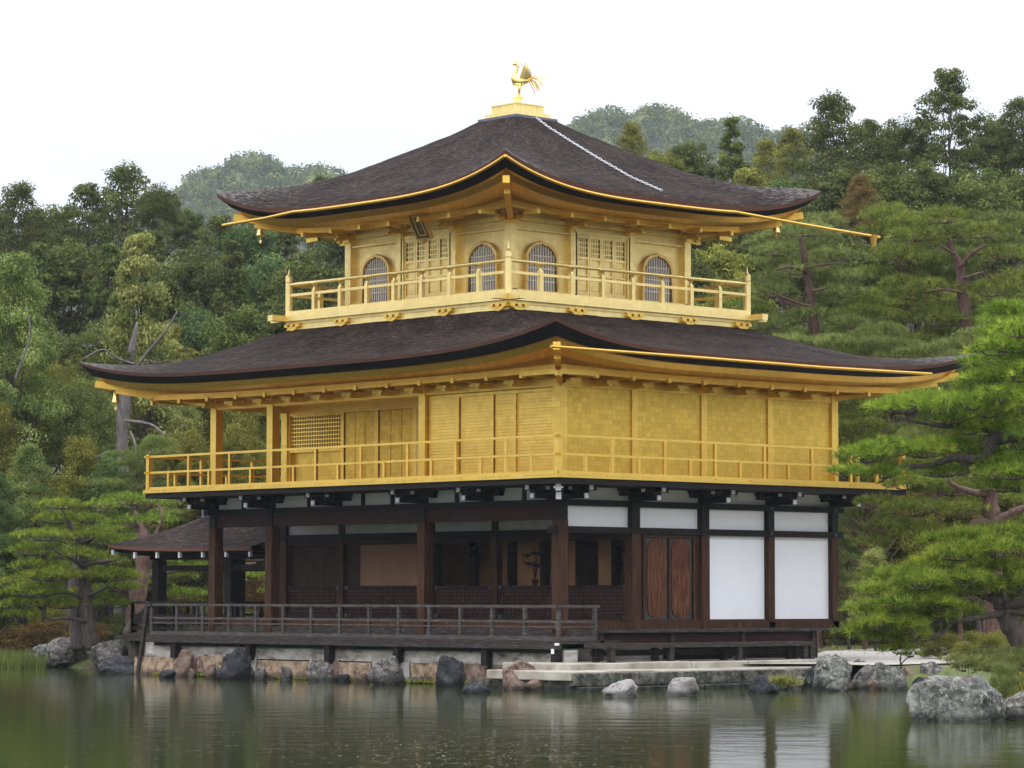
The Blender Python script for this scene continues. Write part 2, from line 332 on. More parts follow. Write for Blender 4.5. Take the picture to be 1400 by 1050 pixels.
# pond
wm, n_, l_, b_ = mat('pond_water')
b_.inputs['Base Color'].default_value = (.030, .040, .011, 1); b_.inputs['Roughness'].default_value = .07; b_.inputs['IOR'].default_value = 1.33
v1 = coords(n_, l_); a1 = noise(n_, l_, v1, 1.1, 3, .5); a2 = noise(n_, l_, v1, 7, 3, .55); a3 = noise(n_, l_, v1, .12, 3)
mm = n_.new('ShaderNodeMath'); mm.operation = 'MULTIPLY_ADD'; mm.inputs[1].default_value = .22; l_.new(a2, mm.inputs[0]); l_.new(a1, mm.inputs[2])
ub = n_.new('ShaderNodeBump'); ub.inputs['Distance'].default_value = .02
sr = n_.new('ShaderNodeMapRange'); sr.inputs[1].default_value = .35; sr.inputs[2].default_value = .65; sr.inputs[3].default_value = .18; sr.inputs[4].default_value = .55
l_.new(a3, sr.inputs[0]); l_.new(sr.outputs[0], ub.inputs['Strength']); l_.new(mm.outputs[0], ub.inputs['Height']); l_.new(ub.outputs[0], b_.inputs['Normal'])
WZ = -.75
wb = MB(); wb.quad([CAMV.xy.to_3d()*1+FH*a+RH*b+Vector((0, 0, WZ)) for a, b in ((-60, -260), (-60, 260), (110, 260), (110, -260))])
tag(wb.build('pond_water', wm), kind='structure')

# wooded hills far behind
def hill_h(d, s):
    S = [-420, -200, -125, -108, -99, -92, -82, -72, -60, -44, -20, 0, 12, 20, 30, 40, 55, 70, 85, 110, 160, 420]
    V = [400, 330, 300, 285, 255, 222, 202, 208, 219, 230, 225, 205, 172, 150, 136, 134, 146, 156, 168, 215, 260, 400]
    ridge = (817-np.interp(s, S, V))/F*950-7+1.2*np.sin(s*.31)
    t = np.clip((d-600)/350, 0, 1); t2 = np.clip((d-950)/400, 0, 1)
    return -8+(ridge+8)*(t*t*(3-2*t))*(1-.5*t2)
hd = np.linspace(560, 1400, 60); hs_ = np.linspace(-420, 420, 120); HD, HS = np.meshgrid(hd, hs_, indexing='ij')
hm = simple('hill_undergrowth', [(.3, (.025, .035, .018)), (.7, (.06, .075, .035))], ns=.1, rough=.95, bmp=0)
tag(grid_mesh('hills', CX+HD*FH.x+HS*RH.x, CY+HD*FH.y+HS*RH.y, hill_h(HD, HS), hm), kind='structure')

# ------------------------------------------------------------------ foliage meshes
def quads_mesh(name, cen, a, b, tone, material):
    "one rhombic leaf per row"
    n = len(cen)
    V = np.empty((n, 4, 3)); V[:, 0] = cen-a; V[:, 1] = cen-b*.55; V[:, 2] = cen+a; V[:, 3] = cen+b*.55
    me = bpy.data.meshes.new(name); me.vertices.add(n*4); me.vertices.foreach_set('co', V.reshape(-1).astype(np.float32))
    me.loops.add(n*4); me.loops.foreach_set('vertex_index', np.arange(n*4, dtype=np.int32))
    me.polygons.add(n); me.polygons.foreach_set('loop_start', np.arange(0, n*4, 4, dtype=np.int32))
    t = me.attributes.new('tone', 'FLOAT', 'POINT'); t.data.foreach_set('value', np.repeat(tone, 4).astype(np.float32))
    me.materials.append(material); me.update(calc_edges=True); me.validate(); return me
def tris_mesh(name, V, tone, material, extra=None, mat2=None):
    n = len(V)
    if extra is not None and len(extra.v):
        ev = np.array(extra.v); ft = [(f[0], f[i], f[i+1]) for f in extra.f for i in range(1, len(f)-1)]
        V = np.concatenate([V, ev[np.array(ft)]]); tone = np.concatenate([tone, np.full(len(ft), .5)]); n0 = n; n = len(V)
    me = bpy.data.meshes.new(name); me.vertices.add(n*3); me.vertices.foreach_set('co', V.reshape(-1).astype(np.float32))
    me.loops.add(n*3); me.loops.foreach_set('vertex_index', np.arange(n*3, dtype=np.int32))
    me.polygons.add(n); me.polygons.foreach_set('loop_start', np.arange(0, n*3, 3, dtype=np.int32))
    t = me.attributes.new('tone', 'FLOAT', 'POINT'); t.data.foreach_set('value', np.repeat(tone, 3).astype(np.float32))
    me.materials.append(material)
    if extra is not None and len(extra.v): me.materials.append(mat2); me.polygons.foreach_set('material_index', np.concatenate([np.zeros(n0, np.int32), np.ones(n-n0, np.int32)]))
    me.update(calc_edges=True); return me
def unit(v): return v/np.maximum(np.linalg.norm(v, axis=-1, keepdims=True), 1e-9)
def clump_leaves(rng, cen, rad, per, size, flat=.75, droop=0.):
    "leaves spread on and in each clump; returns centres, two half axes, tone"
    K = len(cen); c = np.repeat(cen, per, 0); r = np.repeat(rad, per)[:, None]
    dirs = unit(rng.normal(size=(K*per, 3))); dirs[:, 2] = np.abs(dirs[:, 2])*np.where(rng.random(K*per) < .72, 1, -1)
    rr_ = r*(rng.random((K*per, 1))**.4)*(.8+.4*rng.random((K*per, 1)))
    p = c+dirs*rr_*np.array([1, 1, flat]); p[:, 2] -= droop*(np.linalg.norm(dirs[:, :2], axis=1)**2)*r[:, 0]
    nrm = unit(dirs*.8+rng.normal(size=dirs.shape)*.55+np.array([0, 0, .35]))
    t = unit(np.cross(nrm, rng.normal(size=nrm.shape))); q = np.cross(nrm, t)
    sz = size*(.6+.8*rng.random((K*per, 1)))
    tone = np.clip(np.repeat(rng.normal(.45, .17, K), per)+rng.normal(0, .16, K*per), 0, 1)
    return p, t*sz*.5, q*sz*.5, tone

def limb(mb, a, b, r0, r1, rng, n=5, sag=.12):
    a, b = Vector(a), Vector(b); L_ = (b-a).length; pts = []
    for i in range(n+1):
        t = i/n; p = a.lerp(b, t); j = math.sin(t*math.pi)*L_*sag
        p += Vector((rng.normal()*j*.5, rng.normal()*j*.5, -j*.6 if i else 0)); pts.append(p)
    mb.tube(pts, [r0+(r1-r0)*i/n for i in range(n+1)], 6)

def broad_proto(seed, kind='round', K=70, per=170, size=.26):
    """unit tree: height 10, crown radius about 4"""
    rng = np.random.default_rng(seed); cen = []; rad = []
    if kind == 'round':
        for i in range(K):
            d = unit(rng.normal(size=3)); d[2] = abs(d[2])*(1 if rng.random() < .8 else -.7); k = rng.uniform(.45, 1.0)
            cen.append([d[0]*3.1*k, d[1]*3.1*k, 5.6+d[2]*3.6*k]); rad.append(rng.uniform(.5, 1.15))
        flat = .6
    elif kind == 'open':
        for i in range(K):
            z = rng.uniform(2.2, 9.6); R = 3.3*math.sin(min(1, max(.12, (10.3-z)/7.0))*math.pi*.55); a = rng.uniform(0, 6.283); k = rng.uniform(.25, 1)
            cen.append([math.cos(a)*R*k, math.sin(a)*R*k, z]); rad.append(rng.uniform(.4, .85))
        flat = .5
    elif kind == 'cone':
        for i in range(K):
            z = 1.0+8.6*(rng.random()**.85); R = 2.9*(1-(z/10.4))**.8+.1; a = rng.uniform(0, 6.283); k = rng.uniform(.55, 1)
            cen.append([math.cos(a)*R*k, math.sin(a)*R*k, z-.25*R*k]); rad.append(rng.uniform(.45, .8)*(1.15-z/16))
        flat = .55
    elif kind == 'layer':
        for i in range(K):
            z = 2+7*rng.random()**.8; z = round(z/1.1)*1.1+rng.normal()*.12; R = 3.6*math.sqrt(max(.05, 1-((z-4.5)/6)**2)); a = rng.uniform(0, 6.283); k = rng.uniform(.2, 1)
            cen.append([math.cos(a)*R*k, math.sin(a)*R*k, z]); rad.append(rng.uniform(.6, 1.1))
        flat = .22
    elif kind == 'bush':
        for i in range(K):
            d = unit(rng.normal(size=3)); d[2] = abs(d[2]); k = rng.uniform(.5, 1.0)
            cen.append([d[0]*4.2*k, d[1]*4.2*k, 1.2+d[2]*6.4*k]); rad.append(rng.uniform(.9, 1.5))
        flat = .7
    cen = np.array(cen); rad = np.array(rad)
    leaves = clump_leaves(rng, cen, rad, per, size, flat, droop=.15)
    tb = MB(); bend = [(0, 0, -1.5), (.05, .05, 0), (rng.normal()*.15, rng.normal()*.15, 2.5), (rng.normal()*.25, rng.normal()*.25, 5), (rng.normal()*.2, rng.normal()*.2, 7.4), (0, 0, 9.2)]
    rads = [.28, .2, .16, .12, .07, .02]
    tb.tube(bend, rads, 9)
    for i in range(26 if kind != 'bush' else 10):
        j = rng.integers(len(cen)); e = cen[j]; z0 = max(.8, e[2]-1.2-.35*math.hypot(e[0], e[1])); t = min(1, z0/9.2)
        q = [b for b in bend if b[2] <= z0][-1]
        limb(tb, (q[0], q[1], z0), e, .095*(1.3-t), .025, rng)
    return leaves, tb
PROTO = {}
def get_proto(key, mcol, build):
    k = (key, mcol)
    if k not in PROTO:
        if key not in PROTO: PROTO[key] = build()
        lv, tb = PROTO[key]
        if isinstance(lv, tuple) and len(lv) == 4: me = quads_mesh('crown', *lv, LEAF[mcol])
        else: me = tris_mesh('crown', lv[0], lv[1], LEAF[mcol])
        PROTO[k] = me
    return PROTO[k]
TRUNKS = {}
def get_trunk(key, material):
    k = (key, material.name)
    if k not in TRUNKS:
        tb = PROTO[key][1]; o = tb.build('trunk', material); TRUNKS[k] = o.data; o.data.polygons.foreach_set('use_smooth', [True]*len(o.data.polygons)); bpy.data.objects.remove(o)
    return TRUNKS[k]
KINDS = {'r1': ('round', 11, 100, 190, .23), 'r2': ('round', 12, 125, 160, .2), 'o1': ('open', 21, 190, 90, .18), 'o2': ('open', 22, 220, 80, .17),
         'c1': ('cone', 31, 150, 100, .2), 'c2': ('cone', 32, 190, 80, .2), 'r1n': ('round', 11, 120, 330, .15), 'r2n': ('round', 12, 140, 290, .14), 'o1n': ('open', 21, 200, 190, .12), 'o2n': ('open', 22, 230, 170, .12), 'c1n': ('cone', 31, 160, 190, .13), 'c2n': ('cone', 32, 200, 160, .13), 'b1n': ('bush', 51, 75, 330, .17),
         'l1': ('layer', 41, 130, 100, .2), 'l2': ('layer', 42, 120, 110, .2), 'b1': ('bush', 51, 60, 170, .3)}
def crown_fit(c, sx, H, k):
    "keep the crown's proportions: its top at the tree top, bare trunk below when the tree is tall"
    sz = min(H/10, sx*k); c.scale = (sx, sx, sz); c.location.z = H-10*sz
def place_tree(name, key, mcol, u, vtop, d, wpx, label, group=None, tr=None, rz=None, cat='tree', zmin=None):
    if d > 100: wpx *= 1.4
    elif d > 82: wpx *= 1.2
    if d < 104 and key+'n' in KINDS: key += 'n'
    kd = KINDS[key]; me = get_proto(key, mcol, lambda: broad_proto(kd[1], kd[0], kd[2], kd[3], kd[4]))
    top = at(u, vtop, d); g = gh(top.x, top.y) if zmin is None else zmin; H = max(1.0, top.z-g)
    t = empty(name, (top.x, top.y, g)); sx = wpx*d/F/7.4; t.rotation_euler.z = rz if rz is not None else (u*.37+d)
    c = bpy.data.objects.new('crown', me); C.objects.link(c); c.parent = t; crown_fit(c, sx, H, (1.15 if key[0] != 'c' else 1.5) if d > 100 else 1.5)
    k = bpy.data.objects.new('trunk', get_trunk(key, tr or TRUNK)); C.objects.link(k); k.parent = t; k.scale = (sx, sx, H/10)
    tag(t, label, cat, group); return t

# ---- pines
def needle_tufts(rng, P, length, width, n=14, upb=.55, tonev=None, out=None):
    K = len(P); tone = np.clip(rng.normal(.45, .22, K), 0, 1) if tonev is None else tonev
    d = unit(rng.normal(size=(K, n, 3))*.75+np.array([0, 0, upb])+(0 if out is None else out[:, None, :]*.5))
    ln = length*(.7+.5*rng.random((K, n, 1)))
    sd_ = unit(np.cross(d, rng.normal(size=(K, n, 3))))*width*.5
    base = P[:, None, :]+d*ln*.05
    V = np.stack([base-sd_, base+sd_, P[:, None, :]+d*ln], 2).reshape(-1, 3, 3)
    tn = np.clip(np.repeat(tone, n)+rng.normal(0, .08, K*n), 0, 1)
    return V, tn
def pad_points(rng, c, rx, ry, rz, n, axis=None):
    "points over the upper part of a lumpy, flat pad"
    a = rng.uniform(0, 2*np.pi, n); r = np.sqrt(rng.random(n)); lump = 1+.16*np.sin(a*3+c[0])+.12*np.sin(a*5+c[1]*2)
    x = np.cos(a)*r*lump; y = np.sin(a)*r*lump
    z = np.sqrt(np.maximum(0, 1-r*r))*(.35+.65*rng.random(n))-.25*(rng.random(n) < .35)*rng.random(n)
    z += .28*np.sin(x*5+c[0]*3)*np.cos(y*4+c[1])*(1-r)
    X = RH.x*x*rx-FH.x*-y*ry; Y = RH.y*x*rx-FH.y*-y*ry
    return np.stack([c[0]+X, c[1]+Y, c[2]+z*rz], -1), np.stack([X/rx, Y/rx, z*.2], -1)
def make_pine(name, label, pads, trunk, branches, mcol, needle=.13, width=.011, dens=1.0, n=14, bark=None, group=None, seed=1, cat='pine tree', depthk=.9):
    "pads: (u, v, d, half width px, half height px); trunk and branches: lists of (u, v, d, radius)"
    rng = np.random.default_rng(seed); Vs = []; Ts = []; twig = MB()
    b0 = at(*trunk[0][:3]); root = wempty(name, (b0.x, b0.y, b0.z))
    root['_w'] = 1
    for (u, v, d, rx, ry) in pads:
        c = at(u, v, d); RX = rx*d/F; RZ = ry*d/F*1.15; RY = RX*depthk
        K = max(30, int(260*dens*RX*RY*(1+RZ)))
        P, O = pad_points(rng, c, RX, RY, RZ, K)
        tn = np.clip(rng.normal(.42+rng.normal()*.08, .2, K), 0, 1)
        V, T = needle_tufts(rng, P, needle, width, n, .6, tn, O); Vs.append(V); Ts.append(T)
        for k in range(0, K, 14):        # twigs feeding the tufts
            q = Vector(P[k]); m_ = Vector((c.x*.5+q.x*.5, c.y*.5+q.y*.5, c.z-.25*RZ)); twig.tube([c-Vector((0, 0, .35*RZ)), m_, q], [.016, .011, .005], 4, cap=False)
    me = tris_mesh('crown', np.concatenate(Vs), np.concatenate(Ts), LEAF[mcol], twig, bark or TRUNK); o = bpy.data.objects.new('crown', me); C.objects.link(o); o.parent = root; o.location = -root.location
    def poly(pts, mb):
        P = [at(a, b, c) for a, b, c, r in pts]; R = [r for *_, r in pts]; out_ = []; ro = []
        for i in range(len(P)-1):
            p0, p1, p2, p3 = P[max(i-1, 0)], P[i], P[i+1], P[min(i+2, len(P)-1)]
            for k in range(5):
                t = k/5; out_.append(.5*((2*p1)+(p2-p0)*t+(2*p0-5*p1+4*p2-p3)*t*t+(-p0+3*p1-3*p2+p3)*t**3)); ro.append((R[i]*(1-t)+R[i+1]*t)*(1+.12*rng.normal()))
        out_.append(P[-1]); ro.append(R[-1]); mb.tube(out_, ro, 9)
    tk = MB(); poly(trunk, tk); tk.build('trunk', bark or TRUNK, root, True)
    for br in branches: bm_ = MB(); poly(br, bm_); bm_.build('branch', bark or TRUNK, root, True)
    tag(root, label, cat, group)
    return root

# generic background pines: prototype in unit coordinates
def pine_proto(seed):
    rng = np.random.default_rng(seed); Vs = []; Ts = []; tb = MB()
    bend = [(0, 0, -1.5), (0, 0, 0), (.25*rng.normal(), .2*rng.normal(), 3), (.35*rng.normal(), .3*rng.normal(), 6), (.2*rng.normal(), .2*rng.normal(), 9.2)]
    tb.tube(bend, [.2, .17, .14, .10, .03], 9)
    for i in range(46):
        z = rng.uniform(2.6, 9.6); R = 3.6*math.sqrt(max(.06, 1-((z-5.2)/5.4)**2)); a = rng.uniform(0, 6.283); k = rng.uniform(.15, 1)**.7
        c = np.array([math.cos(a)*R*k, math.sin(a)*R*k, z]); rx = rng.uniform(.9, 1.6); K = int(110*rx*rx)
        P, O = pad_points(rng, c, rx, rx, rng.uniform(.35, .6), K)
        V, T = needle_tufts(rng, P, .24, .03, 10, .6, np.clip(rng.normal(.45+rng.normal()*.1, .2, K), 0, 1), O); Vs.append(V); Ts.append(T)
        z0 = z-.7-.15*R*k
        t = np.interp(z0, [b[2] for b in bend], [b[0] for b in bend]); t2 = np.interp(z0, [b[2] for b in bend], [b[1] for b in bend])
        limb(tb, (t, t2, z0), c-np.array([0, 0, .15]), .075, .025, rng, sag=.16)
    return (np.concatenate(Vs), np.concatenate(Ts)), tb
def place_pine(key, mcol, u, vtop, d, wpx, label, group=None, tr=None, name='pine_tree'):
    me = get_proto(key, mcol, lambda: pine_proto(int(key[1:])+60))
    top = at(u, vtop, d); g = gh(top.x, top.y); H = max(1, top.z-g); t = empty(name, (top.x, top.y, g)); sx = wpx*d/F/8.2; t.rotation_euler.z = u*.21
    c = bpy.data.objects.new('crown', me); C.objects.link(c); c.parent = t; crown_fit(c, sx, H, 1.25)
    k = bpy.data.objects.new('trunk', get_trunk(key, tr or TRUNK_RED)); C.objects.link(k); k.parent = t; k.scale = (sx, sx, H/10)
    tag(t, label, 'pine tree', group); return t
# ------------------------------------------------------------------ the gilded pavilion
PV = wempty('pavilion', (-5.83, 4.24, -.35))
tag(PV, 'three storey pavilion with gold upper floors and dark bark roofs by the pond', 'pavilion')
BL, BR = -11.66, 8.48
C3 = Vector((-6.25, 4.6, 0))
def P(name, mb, mats, parent=None, smooth=False): return mb.build(name, mats, parent or PV, smooth)

# ---- roofs
def bark_roof(name, outer, inner, prof, ztop, edge, lift, pw, soff, nt_=72, ns_=26):
    """outer/inner: (x0,x1,y0,y1); prof(s)->height above the eave for s 0..1; edge: rings (inset, dz, liftfactor, material);
    lift: corner rise; soff: (inset, z) of the wall line"""
    mb = MB(); wear = []
    def corner(r, i): return Vector(((r[0], r[1], r[1], r[0])[i], (r[2], r[2], r[3], r[3])[i], 0))
    rng = np.random.default_rng(5)
    for sd_ in range(4):
        a, b = corner(outer, sd_), corner(outer, (sd_+1) % 4); ia, ib = corner(inner, sd_), corner(inner, (sd_+1) % 4)
        Lm = (b-a).length; nrm = Vector((-(b-a).y, (b-a).x, 0)).normalized()   # points inward for ccw order
        ts = [math.sin(math.pi*(k/nt_-.5))*.5*.35+(k/nt_-.5)*.65+.5 for k in range(nt_+1)]
        def LF(t): return abs(2*t-1)**pw
        rows = []
        for j in range(ns_+1):
            s = j/ns_; row = []
            for t in ts:
                p = a.lerp(b, t).lerp(ia.lerp(ib, t), s)
                wob = .012*mnoise.noise(Vector((p.x*1.3, p.y*1.3, s*9+sd_*7)))+(.008*mnoise.noise(Vector((p.x*6, p.y*6, s*40))) if 0 < j < ns_ else 0)
                z = ztop+prof(s)+lift*LF(t)*max(0, 1-s*1.9)**1.5+wob
                row.append(Vector((p.x, p.y, z)))
            rows.append(row)
        slope = (ia.lerp(ib, .5)-a.lerp(b, .5)).length
        for j in range(ns_):
            for i in range(nt_):
                u0, u1 = ts[i]*Lm+sd_*31, ts[i+1]*Lm+sd_*31; v0, v1 = j/ns_*slope, (j+1)/ns_*slope
                mb.quad([rows[j][i], rows[j][i+1], rows[j+1][i+1], rows[j+1][i]], 0, [(u0, v0), (u1, v0), (u1, v1), (u0, v1)])
                for (tt, ss_) in ((ts[i], j), (ts[i+1], j), (ts[i+1], j+1), (ts[i], j+1)): wear.append(max(0, (abs(2*tt-1)-.55)/.45)**1.5*(1-ss_/ns_)**2.2+.06)
        prev = rows[0]
        for (ins, dz, lf, m_) in edge:
            cur = []
            for t in ts:
                aa = a+nrm*ins+(b-a).normalized()*ins; bb = b+nrm*ins-(b-a).normalized()*ins
                p = aa.lerp(bb, t); cur.append(Vector((p.x, p.y, ztop+dz+lift*lf*LF(t))))
            for i in range(nt_):
                mb.quad([cur[i], cur[i+1], prev[i+1], prev[i]], m_); wear += [0]*4
            prev = cur
        ins, z = soff; cur = []
        for t in ts:
            aa = a+nrm*ins+(b-a).normalized()*ins; bb = b+nrm*ins-(b-a).normalized()*ins
            p = aa.lerp(bb, t); cur.append(Vector((p.x, p.y, z)))
        for i in range(nt_): mb.quad([cur[i], cur[i+1], prev[i+1], prev[i]], edge[-1][3]); wear += [0]*4
    o = P(name, mb, [BARK_ROOF, BARK_EDGE, EDGE_DARK, GOLD_EAVE])
    at_ = o.data.attributes.new('wear', 'FLOAT', 'POINT'); at_.data.foreach_set('value', wear)
    return o
def eave_z(t, z, lift, pw): return z+lift*abs(2*t-1)**pw

E3 = 4.99; H3 = .62
U_OUT = (C3.x-E3, C3.x+E3, C3.y-E3, C3.y+E3); U_IN = (C3.x-.62, C3.x+.62, C3.y-.62, C3.y+.62)
# measured hip heights above the flat eave (9.87)
hs_s = [0, .06, .13, .29, .40, .565, .73, .9, 1.0]; hs_z = [0, .17, .29, .58, .84, 1.215, 1.59, 2.0, 2.30]
def prof3(s): return float(np.interp(s, hs_s, hs_z))
r3 = bark_roof('upper_roof', U_OUT, U_IN, prof3, 9.87, [(.03, -.10, 1.0, 1), (.26, -.215, .80, 2), (.34, -.22, .72, 3), (.43, -.33, .68, 3), (.75, -.34, .45, 3)], H3, 3.6, (2.24, 9.62))
E2 = 2.33; L_OUT = (BL-E2, E2, -E2, BR+E2); L_IN = (C3.x-3.72, C3.x+3.72, C3.y-3.72, C3.y+3.72)
s2 = [0, .12, .3, .5, .75, 1]; z2 = [0, .10, .27, .50, .83, 1.22]
def prof2(s): return float(np.interp(s, s2, z2))
r2 = bark_roof('lower_roof', L_OUT, L_IN, prof2, 6.09, [(.03, -.075, 1.0, 1), (.26, -.215, .75, 2), (.34, -.22, .70, 3), (.43, -.33, .66, 3), (.8, -.34, .40, 3)], .50, 4.2, (2.32, 5.78), 96, 20)

# rafters and purlins under both eaves
def under_eaves(outer, wall_ins, zt, dz, lift, pw, step, name, zin, pur):
    mb = MB()
    x0, x1, y0, y1 = outer
    cs = [Vector((x0, y0, 0)), Vector((x1, y0, 0)), Vector((x1, y1, 0)), Vector((x0, y1, 0))]
    for sd_ in range(4):
        a, b = cs[sd_], cs[(sd_+1) % 4]; L_ = (b-a).length; d = (b-a)/L_; nrm = Vector((-d.y, d.x, 0)); n = int(L_/step)
        def zz(q, ins, f): return zt+dz+lift*f*abs(2*q/L_-1)**pw
        # hip rafter with projecting nose
        pc = a+(d+nrm)*.30; pe = a+(d+nrm)*wall_ins
        mb.bar(pc+Vector((0, 0, zt+lift*.66-.36)), pe+Vector((0, 0, zin-.06)), .15, .16)
        mb.bar(pc+(d+nrm)*.35+Vector((0, 0, zt+lift*.5-.44)), pe+Vector((0, 0, zin-.18)), .13, .14)
        # purlin
        for (pi_, pz_, pl_) in pur:
            K = 24
            for k in range(K):
                t0, t1 = k/K, (k+1)/K; A = a+d*pi_+nrm*pi_; B = b-d*pi_+nrm*pi_
                mb.bar(A.lerp(B, t0)+Vector((0, 0, pz_+pl_*abs(2*t0-1)**3)), A.lerp(B, t1)+Vector((0, 0, pz_+pl_*abs(2*t1-1)**3)), .11, .13)
    return P(name, mb, [GOLD_EAVE])
under_eaves(U_OUT, 2.2, 9.87, 0, H3, 3.6, .21, 'upper_eave_rafters', 9.60, [(1.35, 9.50, .10)])
under_eaves(L_OUT, 2.3, 6.09, 0, .50, 4.2, .21, 'lower_eave_rafters', 5.74, [(1.3, 5.66, .08)])

def bracket(mb, x, y, z, n, t, s=1.0, out_=.55):
    "block, cross arm and projecting arm; n = outward, t = along the wall"
    n, t = Vector(n), Vector(t); o = Vector((x, y, z))
    def bx(cx_, cz_, w_, dpt, h_, m=0):
        c = o+n*cx_+Vector((0, 0, cz_)); Pq = []
        for kz in (-.5, .5):
            for ky in (-.5, .5):
                for kx in (-.5, .5): Pq.append(c+t*w_*kx+n*dpt*ky+Vector((0, 0, h_*kz)))
        mb.hexa(Pq, m)
    bx(.05, .05*s, .26*s, .26*s, .10*s); bx(.05, .15*s, .70*s, .12*s, .10*s)
    for k in (-.29, 0, .29):
        c = o+t*k*s+n*.05+Vector((0, 0, .24*s)); mb.box(c.x-.07*s, c.x+.07*s, c.y-.07*s, c.y+.07*s, c.z-.04*s, c.z+.045*s)
    bx(out_*.5, .15*s, .12*s, out_, .11*s); bx(out_*.97, .26*s, .15*s, .16*s, .10*s)
    bx(out_*1.0, .08*s, .10*s, .12, .07*s)

# ---- third floor
w3 = 2.75; A3 = (C3.x-w3, C3.x+w3, C3.y-w3, C3.y+w3)
mb = MB()   # walls with fine seams
mb.box(A3[0]+.06, A3[1]-.06, A3[2]+.06, A3[3]-.06, 7.55, 9.66)
P('third_floor_wall', mb, [GOLD3])
mb = MB(); mbl = MB()
for i in range(4):
    for j in range(4):
        if i in (0, 3) or j in (0, 3):
            x, y = C3.x-w3+i*2*w3/3, C3.y-w3+j*2*w3/3; p = MB(); p.box(x-.1, x+.1, y-.1, y+.1, 7.6, 9.5); P('post', p, [GOLD3])
# tie beams and horizontal mouldings
for (z0, z1, o_) in ((9.38, 9.48, .035), (9.18, 9.215, .012), (7.78, 7.86, .05)):
    g = .1
    for sgn in (-1, 1):
        mb.box(A3[0]-o_, A3[1]+o_, C3.y+sgn*(w3+.0)-.05-o_, C3.y+sgn*w3+.05+o_, z0, z1); mb.box(C3.x+sgn*w3-.05-o_, C3.x+sgn*w3+.05+o_, A3[2]-o_-.002, A3[3]+o_+.002, z0+.003, z1-.003)
P('tie_beam', mb, [GOLD3])
for sd_, (n, t) in enumerate((((0, -1), (1, 0)), ((1, 0), (0, 1)), ((0, 1), (-1, 0)), ((-1, 0), (0, -1)))):
    n3, t3 = (n[0], n[1], 0), (t[0], t[1], 0)
    for i in range(4):
        q = -w3+i*2*w3/3; b_ = MB(); c = C3+Vector(n3)*w3+Vector(t3)*q; bracket(b_, c.x, c.y, 9.30, n3, t3, .78, .42); P('bracket', b_, [GOLD])
    # row of beam noses under the eave
    for i in range(-3, 4):
        b_ = MB(); c = C3+Vector(n3)*3.55+Vector(t3)*i*1.02; e_ = c+Vector(n3)*.42; b_.bar(c+Vector((0, 0, 9.46)), e_+Vector((0, 0, 9.44)), .09, .10)
        P('beam_nose', b_, [GOLD])

def facing(n, t, origin):
    n, t, origin = Vector(n), Vector(t), Vector(origin)
    def f(a, o_, z): return origin+t*a+n*o_+Vector((0, 0, z))
    return f
def fbox(mb, f, a0, a1, o0, o1, z0, z1, m=0):
    mb.hexa([f(a, o_, z) for z in (z0, z1) for o_ in (o0, o1) for a in (a0, a1)], m)
def cusp_outline(w_, h_, n=14):
    "bell shaped window outline, half profile from the sill up"
    pts = [(w_*.5, 0), (w_*.485, h_*.35), (w_*.47, h_*.62)]
    for k in range(n+1):
        a = k/n*math.pi/2; r = 1+.05*math.cos(a*4+.3)*(.5 if k < n else 0)
        pts.append((w_*.46*math.cos(a)**.8*r if k < n else 0, h_*(.68+.28*math.sin(a)*r if k < n else 1.0)))
    return pts
def window3(f, a, parent=None):
    w_, h_, z0 = .92, 1.06, 7.86
    half = cusp_outline(w_, h_); out_ = [(x, z) for x, z in half]+[(-x, z) for x, z in half[::-1][1:]]
    fr = MB(); n = len(out_)
    bigp = [(x*1.13, z*1.06) for x, z in out_]; mid = [(x, z) for x, z in out_]
    for i in range(n-1):
        for (p, q, o0, o1) in ((bigp, mid, .045, .045),):
            fr.quad([f(a+p[i][0], .045, z0+p[i][1]), f(a+p[i+1][0], .045, z0+p[i+1][1]), f(a+q[i+1][0], .045, z0+q[i+1][1]), f(a+q[i][0], .045, z0+q[i][1])])
        fr.quad([f(a+bigp[i][0], -.06, z0+bigp[i][1]), f(a+bigp[i+1][0], -.06, z0+bigp[i+1][1]), f(a+bigp[i+1][0], .045, z0+bigp[i+1][1]), f(a+bigp[i][0], .045, z0+bigp[i][1])])
        fr.quad([f(a+mid[i][0], .045, z0+mid[i][1]), f(a+mid[i+1][0], .045, z0+mid[i+1][1]), f(a+mid[i+1][0], -.058, z0+mid[i+1][1]), f(a+mid[i][0], -.058, z0+mid[i][1])])
    fbox(fr, f, a-.56, a+.56, -.06, .06, z0-.06, z0)
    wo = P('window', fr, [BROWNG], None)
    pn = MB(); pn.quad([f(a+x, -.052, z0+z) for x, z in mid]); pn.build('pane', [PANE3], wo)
    lt = MB()
    def top(x):
        x = abs(x)
        for (x1, z1), (x2, z2_) in zip(half[:-1], half[1:]):
            if x2 <= x <= x1 and x1 > x2: return z1+(z2_-z1)*(x1-x)/(x1-x2)
        return h_
    for i in range(-5, 6):
        x = i*.078
        fbox(lt, f, a+x-.017, a+x+.017, -.045, -.01, z0+.001, z0+top(x)-.01)
    for z in (.22, .50, .78):
        hw = w_*.46 if z < .7 else w_*.36
        fbox(lt, f, a-hw, a+hw, -.012, .004, z0+z-.014, z0+z+.014)
    lt.build('lattice', [PAPERL], wo)
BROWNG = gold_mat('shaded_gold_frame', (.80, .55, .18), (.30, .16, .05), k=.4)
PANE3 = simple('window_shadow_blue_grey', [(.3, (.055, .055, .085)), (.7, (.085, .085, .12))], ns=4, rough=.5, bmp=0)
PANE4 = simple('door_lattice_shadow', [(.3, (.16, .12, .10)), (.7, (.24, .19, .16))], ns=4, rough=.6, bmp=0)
PAPERL = simple('pale_lattice_bar', [(.3, (.62, .58, .50)), (.7, (.74, .70, .62))], ns=6, rough=.6, bmp=0)
